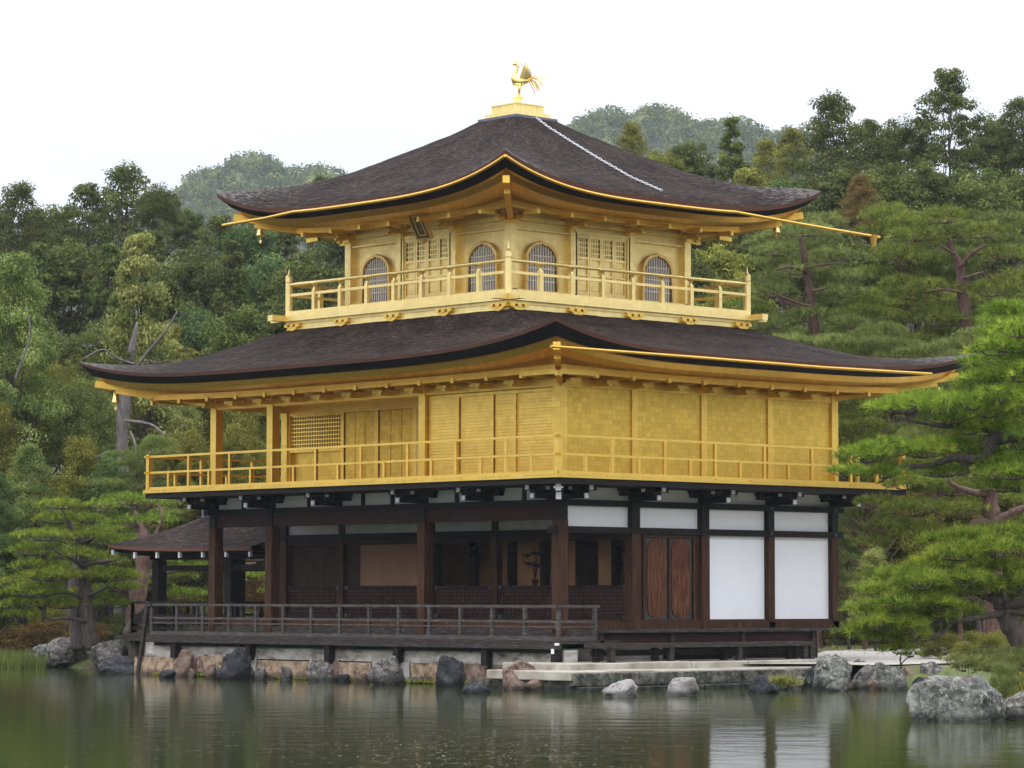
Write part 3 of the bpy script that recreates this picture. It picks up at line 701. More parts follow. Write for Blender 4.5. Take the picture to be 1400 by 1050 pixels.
def door3(f, a0, a1):
    z0, z1 = 7.86, 9.22; fr = MB()
    fbox(fr, f, a0-.08, a0, -.06, .10, z0, z1+.1); fbox(fr, f, a1, a1+.08, -.06, .10, z0, z1+.1); fbox(fr, f, a0, a1, -.06, .075, z1, z1+.07)
    fbox(fr, f, a0-.13, a0-.02, .04, .14, z1+.03, z1+.14); fbox(fr, f, a1+.02, a1+.13, .04, .14, z1+.03, z1+.14)
    P('door_frame', fr, [GOLD3]); W_ = (a1-a0)/4
    for k in range(2):
        b0 = a0+k*2*W_; d_ = MB()
        for j in range(2):
            l0, l1 = b0+j*W_, b0+(j+1)*W_
            for x0, x1 in ((l0+.004, l0+.055), (l1-.055, l1-.004)): fbox(d_, f, x0, x1, -.055, .055, z0, z1)
            for za, zb in ((0, .07), (.42, .47), (.62, .67), (.80, .86), (1.28, 1.358)): fbox(d_, f, l0+.055, l1-.055, -.055, .050, z0+za, z0+zb)
            fbox(d_, f, l0+.055, l1-.055, -.055, .012, z0+.07, z0+.80)
            fbox(d_, f, l0+.08, l1-.08, .012, .026, z0+.10, z0+.38); 
        do = P('door', d_, [GOLD3])
        g_ = MB(); b_ = MB()
        for j in range(2):
            l0, l1 = b0+j*W_+.055, b0+(j+1)*W_-.055
            fbox(b_, f, l0, l1, -.055, -.02, z0+.86, z0+1.28)
            for q in range(1, 5): x = l0+(l1-l0)*q/5; fbox(g_, f, x-.016, x+.016, -.02, .03, z0+.86, z0+1.28)
            [fbox(g_, f, l0, l1, .0, .034, z0+zq-.014, z0+zq+.014) for zq in (.95, 1.07, 1.18)]
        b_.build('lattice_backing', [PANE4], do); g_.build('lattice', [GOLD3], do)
sides3 = [facing((0, -1, 0), (1, 0, 0), (C3.x, C3.y-w3, 0)), facing((1, 0, 0), (0, 1, 0), (C3.x+w3, C3.y, 0))]
for f in sides3:
    for a in (-w3*2/3, w3*2/3): window3(f, a)
    door3(f, -.78, .78)

# third floor gallery: plinth, slab, railing
h = 3.79
mb = MB(); mb.box(C3.x-h, C3.x+h, C3.y-h, C3.y+h, 6.9, 7.46); P('gallery_plinth', mb, [GOLD3])
mb = MB(); mb.box(C3.x-h-.03, C3.x+h+.03, C3.y-h-.03, C3.y+h+.03, 7.40, 7.54)
mb.box(C3.x-h-.02, C3.x+h+.02, C3.y-h-.02, C3.y+h+.02, 7.22, 7.28)
for sgn in (-1, 1):
    mb.box(C3.x-h-.5, C3.x+h+.5, C3.y+sgn*(h+.03)-.09, C3.y+sgn*(h+.03)+.09, 7.465, 7.605); mb.box(C3.x+sgn*(h+.03)-.09, C3.x+sgn*(h+.03)+.09, C3.y-h-.5, C3.y+h+.5, 7.468, 7.602)
P('gallery_floor', mb, [GOLD3])
for sd_, (n, t) in enumerate((((0, -1, 0), (1, 0, 0)), ((1, 0, 0), (0, 1, 0)))):
    for i in range(5):
        q = -h+.25+i*(2*h-.5)/4; b_ = MB(); f = facing(n, t, C3+Vector(n)*h)
        for k in (-.2, 0, .2): fbox(b_, f, q+k-.06, q+k+.06, .0, .10, 7.33, 7.39)
        fbox(b_, f, q-.26, q+.26, .0, .07, 7.39, 7.42)
        for k in range(-4, 5): 
            z_ = 7.24+.0045*k*k; fbox(b_, f, q+k*.045-.0225, q+k*.045+.0225, .0, .075+.004*abs(k), z_, 7.33)
        P('gallery_bracket', b_, [GOLD])
def railing(name, cx0, cx1, cy0, cy1, zb, zm, zt, n, mats, post_w=.09, rail=.06, base=.1, newel=True, sides=(0, 1, 2, 3), alt=False, ext=.0, zn=None, cup=False):
    cs = [Vector((cx0, cy0, 0)), Vector((cx1, cy0, 0)), Vector((cx1, cy1, 0)), Vector((cx0, cy1, 0))]
    for sd_ in sides:
        a, b = cs[sd_], cs[(sd_+1) % 4]; d = (b-a).normalized(); L_ = (b-a).length; nn = n[sd_ % 2] if hasattr(n, '__len__') else n
        r_ = MB(); V = lambda p, z: Vector((p.x, p.y, z)); e = d*ext
        off = .002*sd_
        if cup: r_.tube([V(a-e, zt), V(b+e, zt)], rail*.62, 10)
        else: r_.bar(V(a-e, zt-rail/2-off), V(b+e, zt-rail/2-off), rail*1.25, rail)
        r_.bar(V(a-e, zm-off), V(b+e, zm-off), rail*.95, rail*.95); r_.bar(V(a-e*.6, zb+base/2-off), V(b+e*.6, zb+base/2-off), base*1.2, base)
        rl = P(name, r_, mats)
        for i in range(nn+(0 if newel else 1)):
            for hf in ((0, .5) if alt else (0,)):
                if newel and i+hf == 0: continue
                k = (i+hf)/nn
                if k > 1: continue
                p = a.lerp(b, k); q = MB(); t_ = (zt-rail) if hf == 0 else zm
                if cup and hf == 0:
                    q.box(p.x-post_w/2, p.x+post_w/2, p.y-post_w/2, p.y+post_w/2, zb+base*.5, zt-.16); q.lathe([(post_w*.5, zt-.16), (post_w*.33, zt-.12), (post_w*.5, zt-.075), (post_w*.9, zt-.03), (post_w*.7, zt)], p.x, p.y, 8)
                else: q.box(p.x-post_w/2, p.x+post_w/2, p.y-post_w/2, p.y+post_w/2, zb+base*.5, t_)
                q.build('baluster', mats, rl)
    if newel:
        for i, c in enumerate(cs):
            q = MB(); r = post_w*.85; z = zn or zt+.1
            if cup: q.lathe([(r, zb-.05), (r, z-.25), (r*.9, z-.24), (r, z-.22), (r*1.0, z-.10), (r*.75, z-.07), (r*.35, z-.04), (r*.2, z+.03), (.005, z+.10)], c.x, c.y, 14)
            else: q.box(c.x-r, c.x+r, c.y-r, c.y+r, zb-.05, z)
            P('newel_post', q, mats)
railing('gallery_railing', C3.x-h+.02, C3.x+h-.02, C3.y-h+.02, C3.y+h-.02, 7.605, 8.08, 8.33, 8, [GOLD3], .10, .065, .10, True, cup=True, zn=8.62)

# roof top platform
mb = MB(); c = C3; mb.box(c.x-.66, c.x+.66, c.y-.66, c.y+.66, 12.05, 12.20); mb.box(c.x-.72, c.x+.72, c.y-.72, c.y+.72, 12.0, 12.06); P('ridge_cap', mb, [SLATE])
mb = MB(); mb.box(c.x-.545, c.x+.545, c.y-.545, c.y+.545, 12.2, 12.31); mb.box(c.x-.43, c.x+.43, c.y-.43, c.y+.43, 12.31, 12.50)
for k in (-.25, .25):
    mb.box(c.x+k-.02, c.x+k+.02, c.y-.438, c.y+.438, 12.31, 12.495); mb.box(c.x-.437, c.x+.437, c.y+k-.02, c.y+k+.02, 12.31, 12.493)
mb.box(c.x-.45, c.x+.45, c.y-.45, c.y+.45, 12.49, 12.52); mb.lathe([(.17, 12.52), (.15, 12.57), (.11, 12.60), (.10, 12.68), (.14, 12.72)], c.x, c.y, 12)
P('roof_platform', mb, [GOLD3])

# gutters
g_ = MB(); e = E3+.07
def gut(mb, ptsv, r=.036): mb.tube(ptsv, r, 8)
def gcurve(sd_, t0, t1, K, z, lf):
    cs = [(-e, -e), (e, -e), (e, e), (-e, e)]; a, b = cs[sd_], cs[(sd_+1) % 4]; out_ = []
    for k in range(K+1):
        t = t0+(t1-t0)*k/K; out_.append(Vector((C3.x+a[0]+(b[0]-a[0])*t, C3.y+a[1]+(b[1]-a[1])*t, z+lf*abs(2*t-1)**3.4 if True else z)))
    return out_
Lg = gcurve(0, .30, 1.0, 30, 9.76, .58); gut(g_, [Vector((C3.x-4.62, C3.y-e-.02, 9.70)), Vector((C3.x-3, C3.y-e-.02, 9.73))]+Lg)
P('gutter', g_, [GOLD_EAVE]); g_ = MB()
Rg = gcurve(1, 0, .70, 30, 9.72, .62); gut(g_, Rg+[Vector((C3.x+e+.02, C3.y+3.0, 9.70)), Vector((C3.x+e+.02, 9.9, 9.61)), Vector((C3.x+e+.02, 11.55, 9.56))])
gut(g_, [Vector((C3.x+e+.02, 11.33, 9.6)), Vector((C3.x+e+.02, 11.33, 9.32))], [.10, .05])
P('gutter', g_, [GOLD_EAVE]); g_ = MB()
gut(g_, [Vector((2.36, -2.5, 6.0)), Vector((2.36, 1.8, 6.0)), Vector((2.36, 5.5, 5.99)), Vector((2.36, 9.15, 6.03))], .032); P('gutter', g_, [GOLD_EAVE])

# ---- second floor (walls 3.56 to 5.8)
mb = MB(); mb.box(-4.24+.05, -.05, .06, 2.1, 3.5, 5.8); mb.box(BL+.05, -.05, 2.12+.06, BR-.05, 3.5, 5.801)
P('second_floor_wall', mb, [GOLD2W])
def mkpost(x, y, z0, z1, m, r=.11, lab='post'):
    p = MB(); p.box(x-r, x+r, y-r, y+r, z0, z1); return P(lab, p, [m])
for x, y in ((0, 0), (-4.24, 0), (-9.54, 0), (BL, 0), (0, 2.12), (0, 4.24), (0, 6.36), (0, BR), (BL, 2.12), (BL, BR)):
    mkpost(x, y, 3.52, 5.78, GOLD, .105 if x < -1 or y in (0, BR) else .085)
f2R = facing((1, 0, 0), (0, 1, 0), (0, 0, 0)); f2L = facing((0, -1, 0), (1, 0, 0), (0, 0, 0))
mb = MB()   # long beams around the second floor
mb.box(BL-.1, .13, -.075, .075, 5.44, 5.60); mb.box(-.078, .078, -.13, BR+.13, 5.443, 5.597); mb.box(BL-.13, -.078, 2.06, 2.20, 5.5, 5.62); mb.box(BL-.078, BL+.078, -.12, BR+.1, 5.446, 5.594)
fbox(mb, f2R, .1, BR-.1, -.05, .06, 3.60, 3.68); fbox(mb, f2L, -4.13, -.1, -.05, .03, 3.60, 3.66)
P('beam', mb, [GOLD])
# shuttered panels on the south face: boards with fine horizontal slats
for k, (a0, a1) in enumerate(((-4.12, -3.20), (-3.08, -2.10), (-1.98, -1.38), (-1.30, -.12))):
    b_ = MB(); fbox(b_, f2L, a0, a1, -.06, .0, 3.66, 5.42); n = 26
    for i in range(n): z = 3.68+i*(1.74/n); fbox(b_, f2L, a0+.01, a1-.01, .0, .018, z, z+.038)
    P('slatted_shutter', b_, [GOLD])
b_ = MB()
for a in (-3.14, -2.04, -1.34): fbox(b_, f2L, a-.045, a+.045, -.06, .05, 3.66, 5.36 if a > -3 else 5.40)
fbox(b_, f2L, -3.18, -.12, .0, .045, 5.36, 5.42); P('shutter_frame', b_, [GOLD])
# east wall: wide plain boards
for i in range(4):
    a0, a1 = i*2.12+.088, (i+1)*2.12-.088; b_ = MB(); fbox(b_, f2R, a0, a1, -.06, .045, 3.68, 5.44)
    fbox(b_, f2R, a0, a1, .045, .052, 4.02, 4.045) if i == 3 else None
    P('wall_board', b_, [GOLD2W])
# recessed porch wall
f2P = facing((0, -1, 0), (1, 0, 0), (0, 2.12, 0))
b_ = MB()
for a in (-11.55, -9.56, -6.98, -8.32): fbox(b_, f2P, a-.06, a+.06, -.06, .05, 3.56, 5.5)
fbox(b_, f2P, -11.5, -4.3, -.06, .06, 5.38, 5.50); fbox(b_, f2P, -11.5, -9.6, -.06, .055, 4.50, 4.58); P('porch_frame', b_, [GOLD])
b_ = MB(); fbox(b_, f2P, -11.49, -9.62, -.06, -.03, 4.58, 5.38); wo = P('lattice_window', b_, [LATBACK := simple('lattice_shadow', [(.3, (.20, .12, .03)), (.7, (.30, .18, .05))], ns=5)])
b_ = MB()
for i in range(21): x = -11.47+i*(1.83/20); fbox(b_, f2P, x-.016, x+.016, -.03, .012, 4.58, 5.38)
for i in range(9): z = 4.60+i*(.76/8); fbox(b_, f2P, -11.49, -9.62, .0, .02, z-.015, z+.015)
b_.build('lattice', [GOLD], wo)
for a0, a1 in ((-9.48, -8.40), (-8.24, -7.06)):
    b_ = MB(); fbox(b_, f2P, a0, a1, -.06, .015, 3.58, 5.37)
    for q in (.33, .66): x = a0+(a1-a0)*q; fbox(b_, f2P, x-.006, x+.006, .015, .024, 3.6, 5.36)
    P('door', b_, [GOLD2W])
b_ = MB(); fbox(b_, f2P, -6.9, -6.8, -.05, .07, 3.58, 5.4); P('door_jamb', b_, [BROWNG])
mb = MB(); mb.box(BL+.08, -4.3, .08, 2.18, 5.70, 5.74); P('porch_ceiling', mb, [SOFFIT])
mb = MB(); mb.box(BL+.1, -4.3, 2.0, 2.06, 5.62, 5.69); P('ceiling_moulding', mb, [GOLD])
# brackets and beam noses under the lower eave
for (n, t, o_, ln) in (((0, -1, 0), (1, 0, 0), (BL, 0, 0), -BL), ((1, 0, 0), (0, 1, 0), (0, 0, 0), BR)):
    f = facing(n, t, o_); k = 0; a = -1.06
    while a < ln+1.3:
        b_ = MB(); fbox(b_, f, a-.05, a+.05, .0, 1.02, 5.60, 5.70); fbox(b_, f, a-.045, a+.045, 1.02, 1.12, 5.56, 5.66)
        if 0 <= a <= ln: fbox(b_, f, a-.05, a+.05, .0, .42, 5.48, 5.58); fbox(b_, f, a-.16, a+.16, .36, .48, 5.52, 5.59)
        P('eave_bracket', b_, [GOLD]); a += 1.06
# gallery deck
d2 = 1.22
mb = MB(); mb.box(BL-d2, d2, -d2, BR+d2, 3.49, 3.56)
for k in range(10):   # loose drip boards lying along the edge, slightly proud
    x = BL-d2+.3+k*1.42; mb.box(x, x+.9, -d2-.012, -d2+.05, 3.545, 3.575)
    y = -d2+.3+k*1.08
    if y+.8 < BR+d2: mb.box(d2-.05, d2+.012, y, y+.7, 3.545, 3.575)
P('gallery_deck', mb, [GOLD])
d2i = d2-.04
mb = MB(); mb.box(BL-d2i, d2i, -d2i, BR+d2i, 3.37, 3.488); P('deck_edge_beam', mb, [BLACKW])
railing('second_floor_railing', BL-1.12, 1.12, -1.12, BR+1.12, 3.56, 3.97, 4.37, (9, 7), [GOLD], .065, .05, .07, True, alt=True, ext=.12, zn=4.40)
# black brackets with white ends below the deck
for (n, t, o_, ps) in (((0, -1, 0), (1, 0, 0), (0, 0, 0), (0, -2.12, -4.24, -7.12, -9.54, BL)), ((1, 0, 0), (0, 1, 0), (0, 0, 0), (0, 2.12, 4.24, 6.36, BR))):
    f = facing(n, t, o_)
    for a in ps:
        b_ = MB()
        fbox(b_, f, a-.09, a+.09, .0, .78, 3.10, 3.21); fbox(b_, f, a-.06, a+.06, .0, .92, 3.28, 3.37); fbox(b_, f, a-.42, a+.42, .02, .14, 3.21, 3.30)
        for q in (.30, .60): fbox(b_, f, a-.13, a+.13, q, q+.13, 3.21, 3.28)
        for q in (-.34, .34): fbox(b_, f, a+q-.1, a+q+.1, .0, .17, 3.30, 3.37)
        fbox(b_, f, a-.35, a+.35, .62, .74, 3.27, 3.345)
        bo = P('deck_bracket', b_, [BLACKW]); t_ = MB()
        for (a0, a1, o0, o1, z0, z1) in ((a-.055, a+.055, .78, .80, 3.105, 3.205), (a-.05, a+.05, .92, .945, 3.275, 3.365), (a-.372, a-.348, .635, .725, 3.275, 3.34), (a+.348, a+.372, .635, .725, 3.275, 3.34)):
            t_ = MB(); fbox(t_, f, a0, a1, o0, o1, z0, z1); t_.build('white_end', [TIP], bo)
f = facing((.7071, -.7071, 0), (.7071, .7071, 0), (0, 0, 0)); b_ = MB()
fbox(b_, f, -.09, .09, .0, 1.18, 3.10, 3.22); fbox(b_, f, -.08, .08, .0, 1.42, 3.24, 3.36); bo = P('deck_bracket', b_, [BLACKW]); t_ = MB()
fbox(t_, f, -.055, .055, 1.18, 1.20, 3.06, 3.21); t_.build('white_end', [TIP], bo); t_ = MB(); fbox(t_, f, -.055, .055, 1.42, 1.44, 3.23, 3.37); fbox(t_, f, -.10, .10, 1.40, 1.422, 3.28, 3.32); t_.build('white_end', [TIP], bo)

# ---- first floor
mb = MB(); mb.box(BL, .0, .0, BR, 3.10, 3.365); 
P('frieze_core', mb, [WHITE_SHADE])
mb = MB()   # black beams
mb.box(BL-.30, .09, -.09, .09, 2.97, 3.10); mb.box(-.093, .093, -.30, BR+.30, 2.973, 3.103); mb.box(BL-.09, BL+.09, -.3, BR+.1, 2.967, 3.107)
P('head_beam', mb, [BLACKW])
mb = MB(); mb.box(BL+.11, -.11, -.07, .07, 2.68, 2.965); P('lintel', mb, [REDW])
mb = MB(); mb.box(-.085, .085, -.28, BR+.28, 2.405, 2.545); mb.box(BL, -.11, 2.03, 2.21, 2.40, 2.54); P('mid_beam', mb, [BLACKW])
mb = MB()
for y in (1.06,): pass
for x in (-1.06, -3.18, -5.3, -6.3, -8.2, -10.6): mb = MB(); mb.box(x-.05, x+.05, -.04, .0, 3.10, 3.37); P('frieze_strut', mb, [BLACKW])
# studs: small metal caps on the beams
mb = MB()
for y in (0, 2.12, 4.24, 6.36, BR):
    for z in (2.475, 3.035):
        mb.box(.094, .115, y-.04, y+.04, z-.04, z+.04)
for x in (-.12, -4.24, -9.54):
    for z in (3.035,): mb.box(x-.045, x+.045, -.115, -.094, z-.045, z+.045)
P('beam_studs', mb, [IRON])
for i in range(4):
    a0, a1 = i*2.12+.12, (i+1)*2.12-.12
    b_ = MB(); fbox(b_, f2R, a0, a1, -.05, -.02, 2.545, 2.972); P('plaster_panel', b_, [WHITE])
for a0, a1 in ((4.36, 6.24), (6.48, 8.36)):
    b_ = MB(); fbox(b_, f2R, a0, a1, -.05, -.02, .60, 2.405); P('plaster_wall', b_, [WHITE])
for (x, y) in ((0, 0), (0, 2.12), (0, 4.24), (0, 6.36), (0, BR), (-4.24, 0), (-9.54, 0), (BL, 0), (BL, 2.12), (BL, BR), (BL, 6.36)):
    r = .12 if y in (0, 2.12, 4.24) and x > -12 else .10
    mkpost(x, y, .12 if y == 0 or x < -1 else .40, 2.40 if y else 2.68, BROWNW, r); mkpost(x, y, 2.40 if y else 2.68, 3.36, BLACKW, r-.004, 'post_head')
mb = MB(); fbox(mb, f2R, -.2, BR+.25, -.09, .10, .41, .545); fbox(mb, f2R, 2.2, BR+.1, -.09, .07, .545, .60); P('sill_beam', mb, [BROWNW])
# recessed south wall of the ground floor
fS = facing((0, -1, 0), (1, 0, 0), (0, 2.12, 0))
for x in (-9.54, -6.36, -4.24, -2.12): mkpost(x, 2.12, .4, 3.0, BROWNW if x in (-9.54, -4.24) else INDARK, .085)
mb = MB(); fbox(mb, fS, BL, -.1, -.06, .06, .40, .60); fbox(mb, fS, BL, -.1, -.03, .03, 2.54, 2.90); 
P('transom', mb, [WHITE_SHADE])
mb = MB(); fbox(mb, fS, BL, -.1, -.07, .08, .38, .61); fbox(mb, fS, BL, -.1, -.05, .05, 2.28, 2.40); fbox(mb, fS, BL, -.1, -.05, .062, 2.85, 3.1); P('recess_beams', mb, [INDARK])
for a0, a1 in ((-11.56, -9.65), (-9.43, -6.46), (-6.26, -4.35), (-4.13, -2.22), (-2.02, -.14)):
    fr = MB(); fbox(fr, fS, a0, a1, .0, .05, 1.29, 1.33); fbox(fr, fS, a0, a1, .0, .05, .61, .66); fbox(fr, fS, a0, a0+.05, .0, .05, .66, 1.29); fbox(fr, fS, a1-.05, a1, .0, .05, .66, 1.29)
    fbox(fr, fS, a0+.05, a1-.05, .0, .012, .66, 1.29)
    wo = P('lattice_shutter', fr, [LATD := simple('dark_lattice_timber', [(.3, (.018, .008, .007)), (.7, (.04, .018, .015))], ns=5, rough=.6, spec=.12)]); g_ = MB(); n = int((a1-a0)/.085)
    for i in range(1, n): x = a0+(a1-a0)*i/n; fbox(g_, fS, x-.013, x+.013, .012, .032, .66, 1.29)
    for i in range(1, 8): z = .66+.63*i/8; fbox(g_, fS, a0+.05, a1-.05, .02, .036, z-.013, z+.013)
    g_.build('lattice', [LATG := simple('worn_lattice_bar', [(.3, (.032, .015, .013)), (.7, (.075, .038, .034))], ns=9, rough=.6, bmp=0, spec=.12)], wo)
    c_ = MB()
    for x0 in (a0-.004, a1-.086):
        for z0 in (.61, 1.25): fbox(c_, fS, x0, x0+.09, .0, .056, z0, z0+.085)
    c_.build('corner_fitting', [IRON], wo)
b_ = MB(); fbox(b_, fS, -8.95, -6.46, -.05, -.02, .6, 2.40); P('sliding_panel', b_, [INNERP := simple('brown_painted_panel', [(.3, (.16, .075, .03)), (.7, (.22, .11, .045))], ns=1, rough=.7, bmp=0)])
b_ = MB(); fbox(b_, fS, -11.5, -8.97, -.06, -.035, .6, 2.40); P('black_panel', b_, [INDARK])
# interior: floor, ceiling, back wall with painted panels
mb = MB(); mb.box(BL+.1, -.1, .1, BR-.1, .40, .58); P('floor', mb, [BROWNW])
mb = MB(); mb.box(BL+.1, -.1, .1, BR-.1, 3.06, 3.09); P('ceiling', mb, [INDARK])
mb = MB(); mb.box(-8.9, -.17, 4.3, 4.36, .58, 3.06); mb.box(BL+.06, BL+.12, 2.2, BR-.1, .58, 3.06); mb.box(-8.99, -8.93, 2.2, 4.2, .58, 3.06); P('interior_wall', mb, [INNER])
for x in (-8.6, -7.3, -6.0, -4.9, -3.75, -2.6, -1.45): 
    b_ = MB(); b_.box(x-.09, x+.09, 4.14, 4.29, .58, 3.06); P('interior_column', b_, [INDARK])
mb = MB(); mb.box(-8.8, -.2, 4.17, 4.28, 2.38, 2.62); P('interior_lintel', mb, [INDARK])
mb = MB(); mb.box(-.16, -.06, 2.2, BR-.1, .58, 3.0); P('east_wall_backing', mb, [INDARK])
# carved double doors on the east face
fr = MB()
fbox(fr, f2R, 2.24, 2.46, -.06, .0, .60, 2.40); fbox(fr, f2R, 3.99, 4.12, -.06, .02, .60, 2.40); fbox(fr, f2R, 2.40, 2.47, -.06, .05, .60, 2.40); fbox(fr, f2R, 3.93, 3.985, -.06, .05, .60, 2.40); fbox(fr, f2R, 2.47, 3.93, -.06, .05, 2.34, 2.40)
P('door_frame', fr, [BROWNW])
for a0, a1 in ((2.475, 3.195), (3.215, 3.925)):
    b_ = MB(); fbox(b_, f2R, a0, a1, -.05, .0, .605, 2.335); do = P('door', b_, [IRON]); b_ = MB()
    x0, x1, z0, z1, r = a0+.07, a1-.07, .66, 2.29, .17; pts = []
    for cx_, cz_, s0 in ((x1-r, z0+r, -90), (x1-r, z1-r, 0), (x0+r, z1-r, 90), (x0+r, z0+r, 180)):
        for k in range(7):
            an = math.radians(s0+k*15); rr2 = r*(1+.10*math.cos(k*math.pi*2/3)); pts.append((cx_+rr2*math.cos(an)*.9, cz_+rr2*math.sin(an)))
    b_.quad([f2R(x, .022, z) for x, z in pts])
    for k in range(len(pts)): p, q = pts[k], pts[(k+1) % len(pts)]; b_.quad([f2R(p[0], .0, p[1]), f2R(q[0], .0, q[1]), f2R(q[0], .022, q[1]), f2R(p[0], .022, p[1])])
    b_.build('door_board', [DOORW], do)
b_ = MB(); fbox(b_, f2R, 3.18, 3.23, .0, .045, .62, 2.33)
P('meeting_stile', b_, [BROWNW])
# ---- ground floor verandah (south and wrapping corner) and its rail
dk = MB(); dk.box(BL-1.15, 1.12, -1.12, .02, .13, .19); dk.box(-.1, 1.12, .02, .66, .133, .187)
dk.box(BL-1.15, BL-.02, -.0, BR+1, .131, .189)
dk.box(BL-1.15, 1.16, -1.16, -1.05, .02, .125); dk.box(BL-1.1, -.1, -.1, .0, .19, .40)
P('verandah_deck', dk, [GREYW])
st = MB(); st.box(BL-.1, -.05, -.02, .05, .19, .40); P('verandah_step_board', st, [BROWNW])
rm = [simple('pale_grey_rail_timber', [(.25, (.03, .025, .023)), (.55, (.075, .065, .06)), (.85, (.22, .20, .185))], scale=(1.2, 1.2, 14), ns=3, rough=.8, bmp=.4, spec=.12)]  # rail timber in a paler grey than the deck boards
def rail1(pts, n, name='verandah_railing'):
    a, b = Vector(pts[0]), Vector(pts[1]); d = (b-a).normalized(); r_ = MB(); V = lambda p, z: Vector((p.x, p.y, z))
    r_.bar(V(a-d*.1, .885), V(b+d*.12, .885), .075, .055); r_.bar(V(a, .58), V(b, .58), .05, .05); r_.bar(V(a, .235), V(b, .235), .08, .08); r_.bar(V(a, .47), V(b, .47), .04, .03)
    ro = P(name, r_, rm)
    for i in range(1 if a.x == b.x else 0, n+1): p = a.lerp(b, i/n); q = MB(); q.box(p.x-.035, p.x+.035, p.y-.035, p.y+.035, .19, .86); q.build('baluster', rm, ro)
rail1(((BL-1.05, -1.05, 0), (1.05, -1.05, 0)), 14); rail1(((1.05, -1.05, 0), (1.05, -.02, 0)), 1); rail1(((BL-1.05, -1.05, 0), (BL-1.05, 1.6, 0)), 2)
up = MB(); up.box(.1, 1.2, .02, BR+.05, .345, .40); up.box(.1, 1.15, .3, BR-.6, .2, .343) if False else None
P('east_deck', up, [GREYW])
ap = MB()
ap.box(1.02, 1.06, .1, 6.75, .12, .345); P('deck_apron', ap, [REDW])
for y in (.12, 2.2, 4.35, 6.6): q = MB(); q.box(1.06, 1.12, y-.05, y+.05, -.3, .345); P('deck_post', q, [GREYW])
for x in (1.0, -1.1, -3.9, -6.2, -9.0, -11.8): q = MB(); q.box(x-.085, x+.085, -1.13, -.97, -.34 if x < 1 else -.42, .02); P('deck_post', q, [BLACKW])
q = MB(); q.box(.97, 1.05, -1.175, -1.162, -.07, .03); P('white_end', q, [TIP]); q = MB(); q.box(1.10, 1.165, -1.20, -1.13, .10, .15); P('white_end', q, [TIP])
q = MB(); q.box(-.05, 1.12, .0, .018, .192, .343); P('riser_board', q, [GREYW])
mb = MB(); mb.box(BL-1.0, .98, -1.02, -.9, -.06, .10); P('verandah_joist', mb, [BLACKW])
mb = MB(); mb.box(BL, -.1, -.6, BR-.4, -.9, .10); P('foundation', mb, [INDARK])
# low step bench in front of the east side
mb = MB(); mb.box(1.35, 1.95, -.62, 5.72, .045, .135); sb = wempty('step_bench', (1.65, 2.5, -.25)); mb.build('seat', [GREYW], sb)
for y in (-.35, 1.35, 3.4, 5.45, 5.65):
    for x in (1.42, 1.86): q = MB(); q.box(x-.06, x+.06, y-.06, y+.06, -.25, .044); q.build('leg', [GREYW], sb)
q = MB(); q.box(1.40, 1.44, -.5, 5.6, -.12, -.0); q.build('stretcher', [GREYW], sb)
tag(sb, 'long low grey timber step bench in front of the white walled side', 'bench')

# ---- objects on and around the pavilion
def lotus(x, y, z, h_, lab, seed):
    rng = random.Random(seed); r_ = wempty('flower_arrangement', (x, y, z)); v = MB(); v.lathe([(.06, z), (.10, z+.05), (.05, z+.14), (.085, z+.24), (.06, z+.27)], x, y, 10); v.build('vase', [INDARK], r_, True)
    s = MB(); fl = MB()
    for k in range(9):
        a = rng.uniform(0, 6.28); rr_ = rng.uniform(.04, .24); zt = z+.3+h_*rng.uniform(.25, 1); e_ = Vector((x+rr_*math.cos(a), y+rr_*math.sin(a)*.6, zt))
        s.tube([Vector((x, y, z+.22)), Vector((x+rr_*.4*math.cos(a), y, z+.22+(zt-z)*.5)), e_], .008, 5)
        for j in range(6):
            b = j*1.047; dd = Vector((math.cos(b), math.sin(b)*.5, .6))*.11; fl.quad([e_, e_+dd+Vector((-dd.y, dd.x, 0))*.5, e_+dd*1.5, e_+dd-Vector((-dd.y, dd.x, 0))*.5])
    s.build('stems', [INDARK], r_); fl.build('petals', [INDARK], r_); tag(r_, lab, 'flowers')
lotus(-4.15, 3.2, 1.2, .85, 'tall dark flower arrangement inside the room left of the corner post', 1)
lotus(-1.35, 3.2, 1.2, .8, 'dark flower arrangement inside the room right of the corner post', 2)
lotus(-6.35, 3.3, 1.2, .7, 'dim flower arrangement in the left opening of the ground floor room', 3)
al = MB(); al.box(-7.5, -1.0, 2.95, 3.65, .58, 1.16); al.box(-7.6, -.95, 2.9, 3.7, 1.16, 1.2)
tag(al.build('altar_table', [INDARK]), 'long dark altar table in the dim ground floor room', 'table')
ct = MB(); rc = random.Random(3)
for i in range(18):       # a heavy cloth in folds
    x0, x1 = -2.75+i*.028, -2.75+(i+1)*.028; y0, y1 = 3.3+.035*math.sin(i*1.3), 3.3+.035*math.sin((i+1)*1.3)
    zb0, zb1 = 1.2+.02*math.sin(i), 1.2+.02*math.sin(i+1); w0, w1 = .72+.28*math.sin(i*.17), .72+.28*math.sin((i+1)*.17)
    ct.quad([(x0, y0, zb0), (x1, y1, zb1), (x1, y1, 1.2+1.25*w1), (x0, y0, 1.2+1.25*w0)]); ct.quad([(x0, y0+.03, zb0), (x0, y0+.03, 1.2+1.25*w0), (x1, y1+.03, 1.2+1.25*w1), (x1, y1+.03, zb1)])
tag(ct.build('curtain', [INDARK]), 'tall dark draped cloth inside the room just right of the corner post', 'curtain')

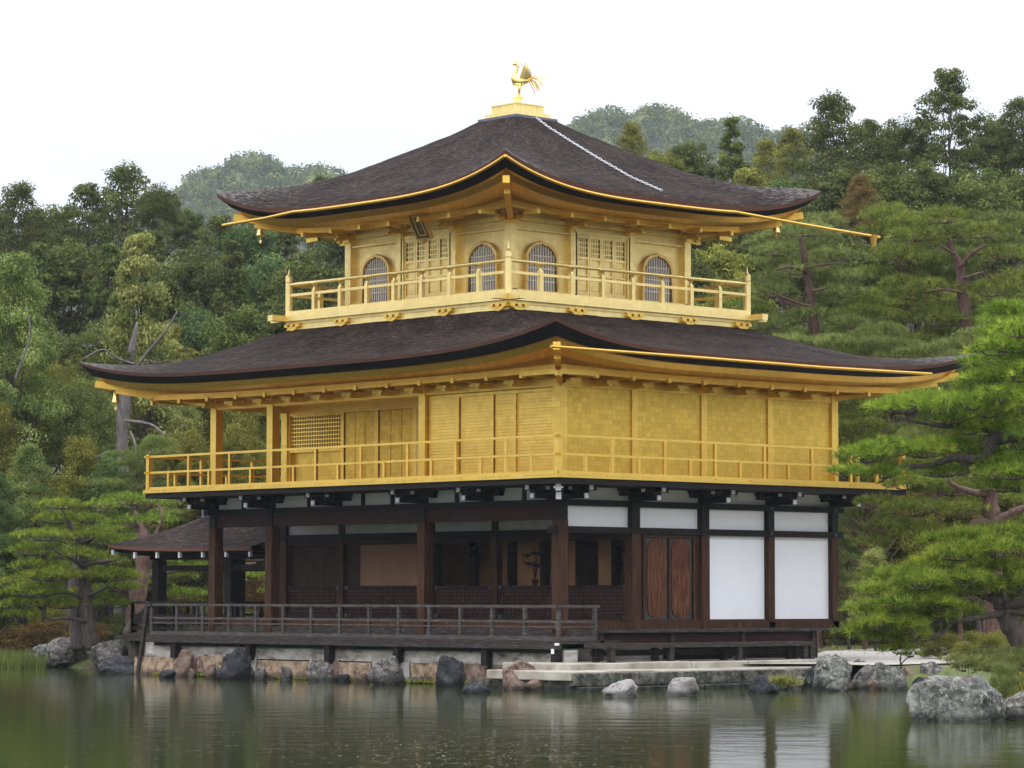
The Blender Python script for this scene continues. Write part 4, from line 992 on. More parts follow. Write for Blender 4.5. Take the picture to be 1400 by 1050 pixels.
# plaque under the upper eave
pq = wempty('name_plaque', (-5.55, 1.0, 9.42)); Rm = Matrix.Rotation(math.radians(30), 4, 'X')
def pbox(mb, x0, x1, y0, y1, z0, z1):
    mb.hexa([Matrix.Translation((-5.55, .98, 9.36)) @ Rm @ Vector((x, y, z)) for z in (z0, z1) for y in (y0, y1) for x in (x0, x1)])
b_ = MB(); pbox(b_, -.2, .2, -.02, .02, -.30, .30); bd = b_.build('board', [simple('black_lacquer', [(.3, (.012, .012, .016)), (.7, (.03, .03, .035))], rough=.35, bmp=0)], pq)
b_ = MB(); pbox(b_, -.25, -.2, -.05, .04, -.34, .34); pbox(b_, .2, .25, -.05, .04, -.34, .34); pbox(b_, -.2, .2, -.05, .04, .29, .34); pbox(b_, -.2, .2, -.05, .04, -.34, -.29); pbox(b_, -.14, -.09, -.04, -.02, -.25, .25); pbox(b_, .09, .14, -.04, -.02, -.25, .25); pbox(b_, -.09, .09, -.04, -.02, .21, .25); pbox(b_, -.09, .09, -.04, -.02, -.25, -.21); pbox(b_, -.06, -.02, -.08, .04, -.42, -.34); b_.build('frame', [BROWNG], pq)
b_ = MB()
for zc in (.13, -.0, -.13):      # three brushed characters, strokes only
    pbox(b_, -.06, .06, -.032, -.021, zc+.035, zc+.045); pbox(b_, -.05, .05, -.032, -.021, zc-.0, zc+.01); pbox(b_, -.007, .007, -.033, -.021, zc-.05, zc+.055); pbox(b_, -.055, .055, -.032, -.021, zc-.045, zc-.035)
b_.build('characters', [GOLDP], pq); tag(pq, 'black and gold framed name plaque tilted under the upper eave', 'plaque')

# bells at the eave corners
def bell(x, y, z, lab, s=1.0):
    r_ = wempty('wind_bell', (x, y, z)); b_ = MB(); b_.lathe([(.03*s, z+.17*s), (.055*s, z+.15*s), (.07*s, z+.05*s), (.095*s, z-.06*s), (.10*s, z-.09*s), (.01, z-.085*s)], x, y, 12); b_.build('bell_body', [GOLDP], r_, True)
    h_ = MB(); h_.tube([(x, y, z+.40*s), (x, y, z+.17*s)], .008, 5); h_.build('hook', [GOLDP], r_)
    c_ = MB(); c_.tube([(x, y, z-.08*s), (x, y, z-.2*s)], .006, 5); c_.box(x-.04*s, x+.04*s, y-.004, y+.004, z-.25*s, z-.18*s); c_.build('clapper', [GOLDP], r_)
    tag(r_, lab, 'bell')
bell(-10.50, .35, 9.57, 'gold bell hanging from the left corner of the upper roof'); bell(-2.0, 8.85, 9.60, 'gold bell hanging from the right corner of the upper roof')
bell(-13.35, -1.69, 5.70, 'gold bell hanging from the left corner of the lower roof'); bell(1.68, 10.16, 5.62, 'gold bell hanging from the right corner of the lower roof', 1.15)

# chain lying on the upper roof
def upz(x, y):
    ex = abs(x-C3.x); ey = abs(y-C3.y); m_ = max(ex, ey); s = (E3-m_)/(E3-.62); t = min(ex, ey)/max(m_, .01)
    return 9.87+prof3(s)+H3*t**3.6*max(0, 1-s*1.9)**1.5
b_ = MB(); K = 52; prev = None
for k in range(K):
    t = k/K; x = C3.x+.66+t*4.0; y = C3.y-.03+.06*t+.03*math.sin(t*9); z = upz(x, y)+.035
    a = Vector((x, y, z)); x2 = C3.x+.66+(k+1.25)/K*4.0; b2 = Vector((x2, y+.0, upz(x2, y)+.035)); d = (b2-a).normalized(); s = d.cross(Vector((0, 0, 1))).normalized()
    if k % 2: s = s.cross(d)
    w_ = s*.020
    loop = [a-w_*.5, a+d*.015-w_, b2-d*.015-w_, b2-w_*.5, b2+w_*.5, b2-d*.015+w_, a+d*.015+w_, a+w_*.5, a-w_*.5]; b_.tube(loop, .0075, 5)
tag(b_.build('chain', [CHAIN]), 'silver chain lying down the slope of the upper roof', 'chain')

# phoenix
PH = wempty('phoenix_statue', (C3.x, C3.y, 12.72)); dl = Vector((-.68, -.73, 0)).normalized(); sdv = Vector((-dl.y, dl.x, 0)); Z = Vector((0, 0, 1)); O = Vector((C3.x, C3.y, 12.72))
def pt(a, b, z): return O+(dl*a+sdv*b+Z*z)*1.1
b_ = MB(); b_.tube([pt(-.26, 0, .37), pt(-.17, 0, .36), pt(-.06, 0, .33), pt(.04, 0, .36), pt(.085, 0, .43), pt(.06, 0, .52), pt(.02, 0, .60), pt(.005, 0, .67), pt(.02, 0, .72), pt(.07, 0, .735)], [.02, .07, .105, .115, .085, .052, .040, .038, .048, .028], 14)
b_.tube([pt(.06, 0, .735), pt(.10, 0, .725), pt(.13, 0, .69)], [.024, .018, .004], 8)
for s in (-1, 1): b_.tube([pt(-.05, .045*s, .29), pt(-.03+.01*s, .05*s, .16), pt(-.03+.02*s, .05*s, .01)], [.055, .018, .014], 8)
for s in (-1, 1):
    for k in (-.6, 0, .6, 3.1): b_.tube([pt(-.03+.02*s, .05*s, .015), pt(-.03+.02*s+.06*math.cos(k), .05*s+.05*math.sin(k), .006)], [.012, .005], 5)
b_.build('body', [GOLDP], PH, True)
for s in (-1, 1):
    w_ = MB(); r = random.Random(4)
    for k in range(9):       # long primaries standing up, shorter feathers behind
        t = k/8; root = pt(-.04-.14*t, .075*s, .40-.03*t); ln = .46*(1-.62*t); an = math.radians(112+34*t); out_ = .07+.05*t
        tip = root+dl*(math.cos(an)*ln)+Z*(math.sin(an)*ln)+sdv*s*out_; mid = root.lerp(tip, .55); d_ = (tip-root).normalized(); sd2 = d_.cross(sdv).normalized()*.021
        for o_ in (.0, .010): q = [root-sd2*.5+sdv*o_, mid-sd2+sdv*o_, tip, mid+sd2+sdv*o_, root+sd2*.5+sdv*o_]; w_.quad(q if o_ else q[::-1])
    w_.build('wing', [GOLDP], PH)
t_ = MB()
for k in range(15):
    t = k/14; f_ = (t-.5)*2; r = random.Random(k); ln = .30+.20*r.random(); pts = [pt(-.20, .03*f_, .39)]
    for j in range(1, 9): q = j/8; pts.append(pt(-.20-ln*q**.8*(1-.45*t), (.15*f_*(1 if k % 2 else -1))*q, .39+.16*(1-t)*math.sin(q*2.6)-(.10+.16*t)*q-.06*q*q+.012*math.sin(q*9+k)))
    t_.tube(pts, [.013, .012, .011, .010, .009, .010, .011, .009, .003], 5)
t_.build('tail', [GOLDP], PH)
c_ = MB()
for k in range(7): c_.tube([pt(.055-.02*k, 0, .76-.003*k), pt(.075-.035*k, .01*(k % 3-1), .845-.006*k*k)], [.015, .005], 5)
c_.tube([pt(.08, 0, .71), pt(.085, 0, .65)], [.018, .006], 6); c_.tube([pt(-.03, 0, .66), pt(-.07, 0, .62)], [.012, .005], 5); c_.build('comb', [GOLDP], PH)
tag(PH, 'gold phoenix statue with raised wings and long tail on the roof top', 'statue')

# ---- annex on the left: open fishing porch
AX = wempty('fishing_porch', (-15, 3.4, -.7)); tag(AX, 'small open timber porch with a bark roof joined to the left end of the pavilion', 'porch')
x0, x1, y0, y1 = -18.05, -12.25, 1.5, 5.4; rx0, rx1, ry = -16.6, -12.25, 3.45
mb = MB(); wear = []; K = 14; NX = 22
def az(s): return 2.27+.86*(s**1.0)*(.62+.38*s)
for sd_ in (0, 1, 2):
    for j in range(K):
        for i in range(NX):
            qs = []; uvs = []
            for (ii, jj) in ((i, j), (i+1, j), (i+1, j+1), (i, j+1)):
                t, s = ii/NX, jj/K
                if sd_ == 0: a = Vector((x0+(x1-x0)*t, y0, 0)); b = Vector((rx0+(rx1-rx0)*t, ry, 0)); lf = .12*(1-t)**4
                elif sd_ == 1: a = Vector((x1+(x0-x1)*t, y1, 0)); b = Vector((rx1+(rx0-rx1)*t, ry, 0)); lf = .12*t**4
                else: a = Vector((x0, y1+(y0-y1)*t, 0)); b = Vector((rx0, ry, 0)); lf = .12*abs(2*t-1)**4
                p = a.lerp(b, s); p.z = az(s)+lf*(1-s)+.01*mnoise.noise(p*3); qs.append(p); uvs.append((t*5+sd_*9, s*2)); wear.append(.1)
            mb.quad(qs, 0, uvs)
for (a, b) in (((x0, y0), (x1, y0)), ((x0, y1), (x0, y0)), ((x1, y1), (x0, y1))):
    for k in range(16):
        t0, t1 = k/16, (k+1)/16; P0 = Vector((a[0]+(b[0]-a[0])*t0, a[1]+(b[1]-a[1])*t0, 0)); P1 = Vector((a[0]+(b[0]-a[0])*t1, a[1]+(b[1]-a[1])*t1, 0))
        def lf(t, a=a, b=b): 
            if a[0] < b[0]: return .12*(1-t)**4
            if a[0] == b[0]: return .12*abs(2*t-1)**4
            return .12*t**4
        cen = Vector(((x0+x1)/2, ry, 0)); I0 = P0+(cen-P0).normalized()*.2; I1 = P1+(cen-P1).normalized()*.2
        za, zb = 2.27+lf(t0), 2.27+lf(t1)
        mb.quad([P0+Z*(za-.09), P1+Z*(zb-.09), P1+Z*zb, P0+Z*za], 1); mb.quad([I0+Z*(za-.17), I1+Z*(zb-.17), P1+Z*(zb-.09), P0+Z*(za-.09)], 2); wear += [0]*8
mb.quad([(x0+.2, y0+.2, 2.12), (x1, y0+.2, 2.12), (x1, y1-.2, 2.12), (x0+.2, y1-.2, 2.12)], 2); wear += [0]*4
o = mb.build('roof', [BARK_ROOF, BARK_EDGE, EDGE_DARK], AX); a_ = o.data.attributes.new('wear', 'FLOAT', 'POINT'); a_.data.foreach_set('value', wear)
mb = MB(); mb.box(rx0+.05, rx1, ry-.09, ry+.09, 3.09, 3.20); mb.box(rx0, rx0+.12, ry-.13, ry+.13, 3.05, 3.27); o2 = mb.build('ridge', [SLATE], o); mb = MB(); mb.box(rx0+.15, rx1, ry-.11, ry+.11, 3.2, 3.24); mb.build('ridge_cap', [CHAIN], o)
k = 0; x = x0+.1
while x < x1:
    q = MB(); q.bar((x, y0+.12, 2.13+(.10 if k == 0 else 0)), (x, y1-.1, 2.13), .05, .07); r_ = q.build('rafter', [BLACKW], AX); q = MB(); q.box(x-.03, x+.03, y0+.04, y0+.115, 2.03+(.10 if k == 0 else 0), 2.18+(.08 if k == 0 else 0)); q.build('white_end', [TIP], r_); x += .93; k += 1
for (x, y) in ((-16.85, 2.2), (-13.89, 2.2), (-16.85, 4.7), (-13.89, 4.7)): q = MB(); q.box(x-.13, x+.13, y-.13, y+.13, -.75, 2.1); q.build('post', [BLACKW], AX)
mb = MB(); mb.box(-17, -12, 2.14, 2.26, 1.72, 1.85); mb.box(-17, -12, 4.64, 4.76, 1.72, 1.85); mb.box(-16.91, -16.79, 2.2, 4.7, 1.73, 1.84); mb.box(-17.1, -12, 2.08, 2.3, 1.99, 2.11); mb.build('tie_beam', [BLACKW], AX)
mb = MB(); mb.box(-17.3, -12.9, 1.6, 5.1, .10, .18); mb.box(-17.35, -12.9, 1.55, 1.65, -.02, .10); mb.box(-17.9, -17.3, 1.6, 2.3, .0, .12); mb.build('deck', [GREYW], AX)
def arail(a, b, n):
    a, b = Vector(a), Vector(b); r_ = MB(); V = lambda p, z: Vector((p.x, p.y, z))
    r_.bar(V(a, .93), V(b, .93), .07, .06); r_.bar(V(a, .62), V(b, .62), .05, .05); r_.bar(V(a, .30), V(b, .30), .06, .08); r_.bar(V(a, .47), V(b, .47), .03, .14); ro = r_.build('railing', [BLACKW], AX)
    for i in range(n+1): p = a.lerp(b, i/n); q = MB(); q.box(p.x-.035, p.x+.035, p.y-.035, p.y+.035, .18, .92); q.build('baluster', [BLACKW], ro)
arail((-17.2, 1.65, 0), (-13.0, 1.65, 0), 5); arail((-17.2, 5.05, 0), (-11.2, 5.05, 0), 7); arail((-17.2, 1.65, 0), (-17.2, 5.05, 0), 4)
for (xa, xb, ya) in ((-13.15, -12.95, -1.0), (-13.9, -13.0, 1.0)):
    q = MB(); q.bar((xa-.15, ya, -.75), (xb, ya, .95), .08, .10); q.build('brace', [GREYW], AX)

# ---- retaining wall, landing, rocks
RW = wempty('stone_retaining_wall', (-5.8, -.95, -.75)); tag(RW, 'low retaining wall of orange cut stone under whitish plaster along the water below the verandah', 'wall')
PLAST = simple('stained_lime_plaster', [(.3, (.06, .05, .04)), (.45, (.28, .255, .22)), (.7, (.55, .52, .47))], scale=(1.4, 1, 3.5), ns=1.6, rough=.95, detail=8)
CUT = stone_mat('orange_cut_stone', (.13, .085, .055), (.36, .25, .165), (.50, .39, .28), (.46, .41, .34), .62, s=1.6)
mb = MB(); mb.box(-13.3, 1.1, -.93, -.55, -.32, .0); mb.build('plaster_band', [PLAST], RW)
mb = MB(); mb.box(.5, .62, -.55, 2.4, -.32, .02); mb.build('plaster_return', [PLAST], RW)
rng_ = random.Random(7); x = -13.5; k = 0
while x < 1.2:
    L_ = rng_.uniform(.5, 1.6); x2 = min(1.25, x+L_)
    b_ = bmesh = MB(); z1 = -.30+rng_.uniform(-.05, .03); y = -1.02+rng_.uniform(-.05, .03); nx = 6; nz = 3
    g = [[Vector((x+.012+(x2-x-.024)*i/nx, y+.045*mnoise.noise(Vector((x+i*.5, j*.9, 3)))-(.0 if 0 < j < nz and 0 < i < nx else -.035), -1.1+(z1+1.1)*j/nz)) for j in range(nz+1)] for i in range(nx+1)]
    for i in range(nx):
        for j in range(nz): b_.quad([g[i][j], g[i+1][j], g[i+1][j+1], g[i][j+1]])
        b_.quad([g[i][nz], g[i+1][nz], g[i+1][nz]+Vector((0, .4, 0)), g[i][nz]+Vector((0, .4, 0))])
    for e_ in (0, nx):
        for j in range(nz): b_.quad([g[e_][j], g[e_][j+1], g[e_][j+1]+Vector((0, .4, 0)), g[e_][j]+Vector((0, .4, 0))])
    b_.build('stone_block', [[CUT, CUT, ROCK_WARM, CUT, ROCK_PALE][k % 5] if rng_.random() < .9 else ROCK_GREY], RW, True); x = x2; k += 1
LD = wempty('stone_landing', (2, .8, -.75)); tag(LD, 'pale stone landing of long flat slabs at the water in front of the step bench', 'landing')
SLAB = simple('pale_worn_slab', [(.2, (.12, .105, .08)), (.42, (.28, .25, .20)), (.6, (.40, .37, .31)), (.8, (.48, .45, .39))], ns=1.8, rough=.95, detail=10, bmp=.5, dist=.03)
SLABS = stone_mat('stained_slab_side', (.03, .032, .026), (.09, .09, .072), (.24, .23, .19), (.36, .35, .30), .60, s=1.3)
def slab(name, x0, x1, ys, z0, z1, mt, parent):
    for a, b in zip(ys[:-1], ys[1:]):
        q = MB(); j = rng_.uniform(-.008, .008); n = 8
        q.box(x0, x1+rng_.uniform(-.02, .02), a+.006, b-.006, z0, z1+j); o = q.build(name, mt, parent)
        bv = o.modifiers.new('b', 'BEVEL'); bv.width = .02; bv.segments = 2
slab('top_slab', .7, 3.12, [-2.7, -1.7, -.2, .9, 2.3, 3.4, 4.7], -.55, -.37, [SLAB], LD)
slab('edge_course', 3.0, 3.17, [-2.65, -1.3, .6, 2.1, 3.6, 4.65], -.66, -.40, [SLABS], LD)
slab('lower_course', 2.7, 3.36, [-2.6, -1.0, .8, 2.0, 3.3, 4.5], -1.1, -.665, [SLABS], LD)
slab('step_slab', .3, 2.25, [-1.9, .0, 1.6, 3.3, 5.0, 6.6], -.5, -.24, [SLAB], LD)
q = MB(); q.box(.5, 3.05, -2.6, 4.6, -1.2, -.56); q.build('core', [SLABS], LD)
# ------------------------------------------------------------------ rocks
import bmesh
def rock(name, u, vb, wpx, hpx, mt, label, seed, depth=.8, sharp=.5, lean=0., z=WZ, cat='rock', group=None):
    base = gz(u, vb, z); d = (base-CAMV).dot(fw); W_ = wpx*d/F; H_ = hpx*d/F
    bm_ = bmesh.new(); bmesh.ops.create_icosphere(bm_, subdivisions=5 if wpx > 60 else 4, radius=1)
    rng = np.random.default_rng(seed); off = Vector(rng.uniform(-50, 50, 3))
    planes = []
    for k in range(15):
        n = Vector(rng.normal(size=3)).normalized()
        planes.append((n, rng.uniform(.52, .86)))
    for v in bm_.verts:
        p = v.co.copy(); r = 1+.28*mnoise.noise(p*1.2+off)+.15*mnoise.noise(p*2.7+off)
        p = p*r
        for n, c in planes:
            dd = p.dot(n)-c
            if dd > 0: p -= n*dd*(.72+.25*sharp)
        f = mnoise.fractal(v.co*3.1+off, .9, 2.0, 5); rg = abs(mnoise.noise(v.co*5+off))
        p += v.co.normalized()*(.085*f-.10*rg)*(1-.3*sharp); v.co = p
    xs = [v.co.x for v in bm_.verts]; zs = [v.co.z for v in bm_.verts]; cx_ = (max(xs)+min(xs))/2; zt = max(zs); ex = (max(xs)-min(xs))/2
    for v in bm_.verts:
        x, y, zz = (v.co.x-cx_)/ex*W_/2, v.co.y*W_/2*depth, (v.co.z/zt)
        zz = zz*H_*.80+H_*.20 if zz > -.25 else (zz)*H_*.80+H_*.2
        zz = max(zz, -.45)
        x += lean*max(0, zz)
        q = RH*x+FH*y; v.co = Vector((q.x, q.y, zz))
    me = bpy.data.meshes.new(name); bm_.to_mesh(me); bm_.free(); me.materials.append(mt); me.polygons.foreach_set('use_smooth', [True]*len(me.polygons))
    o = bpy.data.objects.new(name, me); C.objects.link(o); c = base+FH*(W_/2*depth*.3); o.location = (c.x, c.y, z); tag(o, label, cat, group or 'rocks along the shore'); return o
G_, D_, W_m, P_, U_ = ROCK_GREY, ROCK_DARK, ROCK_WARM, ROCK_PALE, ROCK_PURPLE
for i, (u, vb, wp, hp, mt, lab, kw) in enumerate([
 (62, 912, 52, 36, G_, 'lichened grey rock at the far left of the shore beside the green reeds', {}),
 (105, 912, 46, 28, U_, 'purplish rock in front of the pine trunks on the left bank', {}),
 (86, 899, 62, 30, U_, 'broad low rock behind the two leftmost shore rocks', {'z': -.5}),
 (150, 904, 60, 32, U_, 'dark brownish boulder at the foot of the leaning pine trunk', {'z': -.55}),
 (163, 921, 62, 26, D_, 'long low dark rock in the water left of the fishing porch', {}),
 (212, 921, 44, 36, G_, 'mossy grey rock under the left end of the verandah', {}),
 (249, 925, 36, 40, W_m, 'upright pinkish block rock under the left verandah post', {'sharp': .9, 'depth': .6}),
 (281, 925, 26, 32, W_m, 'small reddish rock between the pinkish block and the dark leaning rock', {}),
 (297, 927, 24, 20, G_, 'small grey stone low at the water left of the dark leaning rock', {}),
 (318, 929, 44, 48, D_, 'dark blue grey leaning rock at the left part of the orange wall', {'lean': .25}),
 (438, 931, 40, 33, U_, 'squat grey rock below the second verandah post from the left', {'sharp': .8}),
 (494, 933, 24, 18, W_m, 'small rusty stone at the left foot of the big brown rock', {}),
 (529, 936, 52, 42, U_, 'big grey brown rock below the middle of the verandah', {}),
 (616, 939, 42, 46, D_, 'tall rounded black rock against the orange wall', {'sharp': .2}),
 (651, 948, 42, 20, D_, 'low wet black rock lying in the water right of the tall black rock', {}),
 (713, 943, 54, 44, W_m, 'warm brown rounded rock left of the stone landing', {}),
 (736, 944, 48, 26, W_m, 'orange stained rock at the left corner of the stone landing', {}),
 (848, 953, 50, 26, P_, 'white patched rock standing in the water in front of the landing', {}),
 (932, 951, 48, 27, P_, 'spotted squarish rock in the water in front of the landing', {'sharp': .9}),
 (1044, 948, 44, 27, D_, 'dark squarish rock at the water in front of the landing', {'sharp': .9}),
 (1112, 938, 34, 30, D_, 'dark rock wedged at the right end of the landing', {}),
 (1138, 943, 54, 52, G_, 'big grey green rock at the right end of the stone landing', {}),
 (1146, 945, 34, 20, G_, 'small rock at the foot of the big grey green rock', {}),
 (1174, 925, 32, 26, U_, 'brown rock behind the gap right of the big grey green rock', {'z': -.6}),
 (1184, 942, 42, 36, U_, 'brownish rock between two lichened grey rocks on the right shore', {}),
 (1215, 943, 52, 40, G_, 'pale lichened rock below the small pine sapling', {}),
 (1246, 940, 28, 30, W_m, 'small pinkish upright rock right of the sapling', {}),
 (1283, 940, 50, 38, U_, 'dark weathered rock behind the big foreground rock', {}),
 (1262, 942, 30, 18, D_, 'low dark rock in the shade right of the sapling', {}),
 (1310, 986, 138, 66, G_, 'very large lichened rock rising from the water at the lower right', {'depth': .6}),
 (1392, 985, 90, 47, U_, 'purplish boulder beside the very large rock at the right edge', {'depth': .7}),
]): rock('rock', u, vb, wp, hp*.94, mt, lab, 100+i*7, **kw)
rr_ = random.Random(17)
for i, u in enumerate([228, 262, 290, 345, 360, 378, 395, 412, 456, 470, 482, 508, 556, 572, 588, 636, 668, 682, 757, 775, 795, 1066, 1090, 1160, 1200]):
    u += rr_.uniform(-5, 5); rock('rock', u, 927+(u-300)*.021+rr_.uniform(-1, 2) if u < 760 else 943, rr_.uniform(13, 24), rr_.uniform(8, 20), rr_.choice([G_, U_, W_m, W_m, D_]), 'small stone filling the waterline between the bigger shore rocks', 400+i*3, sharp=.8, group='small stones along the waterline')
rock('rock', 905, 868+30, 22, 8, P_, 'rounded pale stone seen under the step bench', 900, z=-.27, group='pale stones under the step bench')
for q, u in enumerate((912, 992, 1004)): rock('rock', u, 901, 10, 5, P_, ['small pale pebble stone, left one under the step bench', 'small pale stone under the middle of the step bench', 'pale stone right of the middle under the step bench'][q], 910+q, z=-.25, group='pale stones under the step bench')

# flat shore slab, post stub on the left bank
q = MB(); c = gz(22, 909, -.72); q.hexa([c+RH*x+FH*y+Vector((0, 0, z)) for z in (-.1, .07) for y in (-.1, .6) for x in (-.35+.05*(z > 0), .4)]); tag(q.build('flat_stone', [U_]), 'flat dark stone at the far left waterline', 'rock')

# ------------------------------------------------------------------ ground cover
def blades(name, pts, hgt, wid, material, label, cat, seed, lean=.25):
    rng = np.random.default_rng(seed); pts = np.array(pts); n = len(pts)
    dirs = unit(np.stack([rng.normal(size=n)*lean, rng.normal(size=n)*lean, np.ones(n)], -1)); sd_ = unit(np.cross(dirs, rng.normal(size=(n, 3))))*wid
    h_ = hgt*(.6+.6*rng.random((n, 1))); V = np.stack([pts-sd_, pts+sd_, pts+dirs*h_], 1)
    me = tris_mesh(name, V, np.clip(rng.normal(.5, .2, n), 0, 1), material); o = bpy.data.objects.new(name, me); C.objects.link(o); tag(o, label, cat, kind='stuff'); return o
rng = np.random.default_rng(3)
pts = []
for k in range(2600):
    u = rng.uniform(-30, 62); d = rng.uniform(80, 87); p = at(u, 880, d); pts.append((p.x, p.y, max(gh(p.x, p.y), -.8)-.02))
blades('reeds', pts, .5, .02, LEAF['fresh'], 'bright green iris reeds on the far left bank', 'reeds', 5, .12)
pts = []
for k in range(5200):       # tufts of green at the waterline of the orange wall
    x = rng.uniform(-13, 1.0)
    if mnoise.noise(Vector((x*1.3, 0, 0))) < -.12: continue
    pts.append((x+rng.normal()*.05, -1.1-rng.random()*.18, -.74+rng.random()*.04))
blades('waterline_plants', pts, .09, .012, LEAF['olive'], 'green moss and weeds along the waterline of the orange stone wall', 'weeds', 6, .8)
pts = []
for k in range(15000):       # moss and low weeds on the right bank behind the rocks
    if k % 3: u = rng.uniform(1165, 1440); d = rng.uniform(50, 61)
    else: u = rng.uniform(30, 240); d = rng.uniform(74, 88)
    p = at(u, 900, d); z = gh(p.x, p.y)
    if z < -.72 or (-13 < p.x < 1 and -1 < p.y < 9): continue
    pts.append((p.x, p.y, z-.02))
blades('bank_weeds', pts, .11, .016, LEAF['olive'], 'moss and low weeds on the banks behind the shore rocks', 'weeds', 16, .9)
pts = []
for k in range(900): u = rng.normal(1070, 10); p = gz(u, 936, -.62)+FH*rng.uniform(0, .3); pts.append((p.x, p.y, -.66+rng.random()*.12))
blades('yellow_sedge', pts, .17, .014, LEAF['yellow'], 'small clump of yellowish sedge on the right part of the landing edge', 'grass', 7, .9)
pts = []
for k in range(26000):
    a, b = rng.uniform(-13, 13), rng.uniform(60, 112); p = CAMV+FH*b+RH*(a if b < 80 else a*1.7)
    if b < 92 and -13.5 < p.x < 5 and p.y < 12: continue
    z = gh(p.x, p.y)
    if z < -.45 or (p.x > -14 and p.x < 10 and p.y < 31 and b > 60 and a > 3 and mnoise.noise(Vector((p.x*.3, p.y*.3, 0))) < .15): continue
    pts.append((p.x, p.y, z-.02))
blades('grass', pts, .16, .02, LEAF['olive'], 'mossy grass and low ground cover on the banks', 'grass', 8, .6)
# fallen petals and catkins floating on the pond
rng = np.random.default_rng(9); n = 620; V = []
for k in range(n):
    if rng.random() < .8: u, v = rng.normal(650, 120), rng.uniform(996, 1049)
    else: u, v = rng.uniform(20, 700), rng.uniform(985, 1049)
    c = gz(u, v, WZ+.006); a = rng.uniform(0, 6.28); s = rng.uniform(.015, .045); x = Vector((math.cos(a), math.sin(a), 0))*s; y = Vector((-x.y, x.x, 0))*.5
    V.append([c+x, c+y, c-x])
me = tris_mesh('floating_petals', np.array([[tuple(p) for p in t] for t in V]), np.clip(rng.normal(.75, .25, n), 0, 1), simple('pale_petal', [(.35, (.30, .24, .09)), (.6, (.50, .46, .34))], ns=3, bmp=0))
o = bpy.data.objects.new('floating_petals', me); C.objects.link(o); tag(o, 'tiny pale petals floating on the pond', 'petals', kind='stuff')

# ------------------------------------------------------------------ trees behind, row by row
def row(items, region, kindname='tree'):
    items = sorted(items, key=lambda t: t[2]); NUM = ['leftmost', 'second', 'third', 'fourth', 'fifth', 'sixth', 'seventh', 'eighth', 'ninth', 'tenth', 'eleventh', 'twelfth', 'thirteenth', 'fourteenth', 'fifteenth', 'sixteenth', 'seventeenth', 'eighteenth', 'nineteenth', 'twentieth']
    DESC = {'dark': 'dark green', 'olive': 'olive green', 'fresh': 'fresh green', 'yellow': 'pale yellow green', 'blue': 'cool green', 'rust': 'brownish', 'pine': 'green needled', 'pinelight': 'bright needled', 'pinegrey': 'grey green needled'}
    SH = {'r': 'round crowned tree', 'o': 'open crowned tree', 'c': 'pointed conifer', 'l': 'layered tree', 'b': 'bush', 'p': 'pine'}
    for i, (key, col, u, vt, d, wp) in enumerate(items):
        lab = '%s %s, %s in %s' % (DESC[col], SH[key[0]], NUM[i], region)
        if key[0] == 'p': place_pine(key, col, u, vt, d, wp, lab, group='trees of the wood')
        else: place_tree({'c': 'conifer_tree', 'b': 'bush'}.get(key[0], 'broadleaf_tree'), key, col, u, vt, d, wp, lab, group='trees of the wood', cat='bush' if key[0] == 'b' else 'tree')
row([('o1', 'dark', -22, 250, 150, 110), ('o2', 'dark', 28, 243, 148, 95), ('r1', 'dark', 72, 266, 152, 90), ('o1', 'dark', 118, 246, 146, 95), ('o2', 'dark', 172, 217, 150, 120), ('r2', 'dark', 218, 244, 146, 55),
     ('r1', 'dark', 256, 276, 150, 50), ('o1', 'dark', 300, 290, 148, 85), ('r2', 'blue', 345, 284, 146, 90), ('c1', 'dark', 392, 292, 144, 80), ('o2', 'dark', 440, 236, 150, 60), ('r1', 'dark', 470, 280, 147, 80)], 'the skyline row left of the roof')
row([('r2', 'dark', -10, 330, 130, 120), ('c2', 'dark', 50, 322, 128, 100), ('r1', 'dark', 100, 310, 130, 110), ('c1', 'dark', 150, 322, 127, 100), ('r2', 'dark', 262, 322, 128, 120), ('c2', 'dark', 318, 318, 126, 105),
     ('r1', 'blue', 372, 330, 128, 110), ('r2', 'dark', 425, 330, 126, 110), ('c1', 'dark', 210, 305, 131, 100)], 'the row below the left skyline')
row([('r1', 'dark', -30, 440, 112, 130), ('r2', 'dark', 55, 420, 113, 120), ('r1', 'dark', 130, 425, 111, 120), ('r2', 'blue', 268, 405, 112, 120), ('r1', 'dark', 335, 400, 110, 110), ('r2', 'dark', 395, 398, 110, 110), ('o1', 'olive', 232, 440, 108, 90), ('b1', 'olive', 300, 452, 104, 70)], 'the row above the lower roof left end')
place_tree('broadleaf_tree', 'c2', 'yellow', 195, 303, 97, 205, 'tall conical tree with pale yellow green new leaves above the roof corner', tr=TRUNK, rz=.3)
place_tree('broadleaf_tree', 'o1', 'fresh', 18, 336, 95, 165, 'light feathery green tree rising at the left edge of the photo')
place_tree('broadleaf_tree', 'r2', 'olive', -20, 352, 98, 110, 'yellowish layered tree cut by the left edge of the photo')
row([('r1', 'olive', 20, 470, 97, 120), ('r2', 'olive', 90, 478, 98, 110), ('r2', 'fresh', 118, 500, 95, 100), ('r1', 'olive', 165, 480, 99, 110), ('r2', 'yellow', 235, 520, 98, 90), ('r1', 'olive', 290, 500, 99, 100), ('r2', 'olive', 345, 505, 98, 100), ('r2', 'olive', 330, 560, 92, 110), ('r1', 'olive', -20, 520, 93, 110), ('r2', 'olive', 250, 570, 92, 100), ('r1', 'olive', 395, 520, 98, 100)], 'the mixed row behind the left porch')
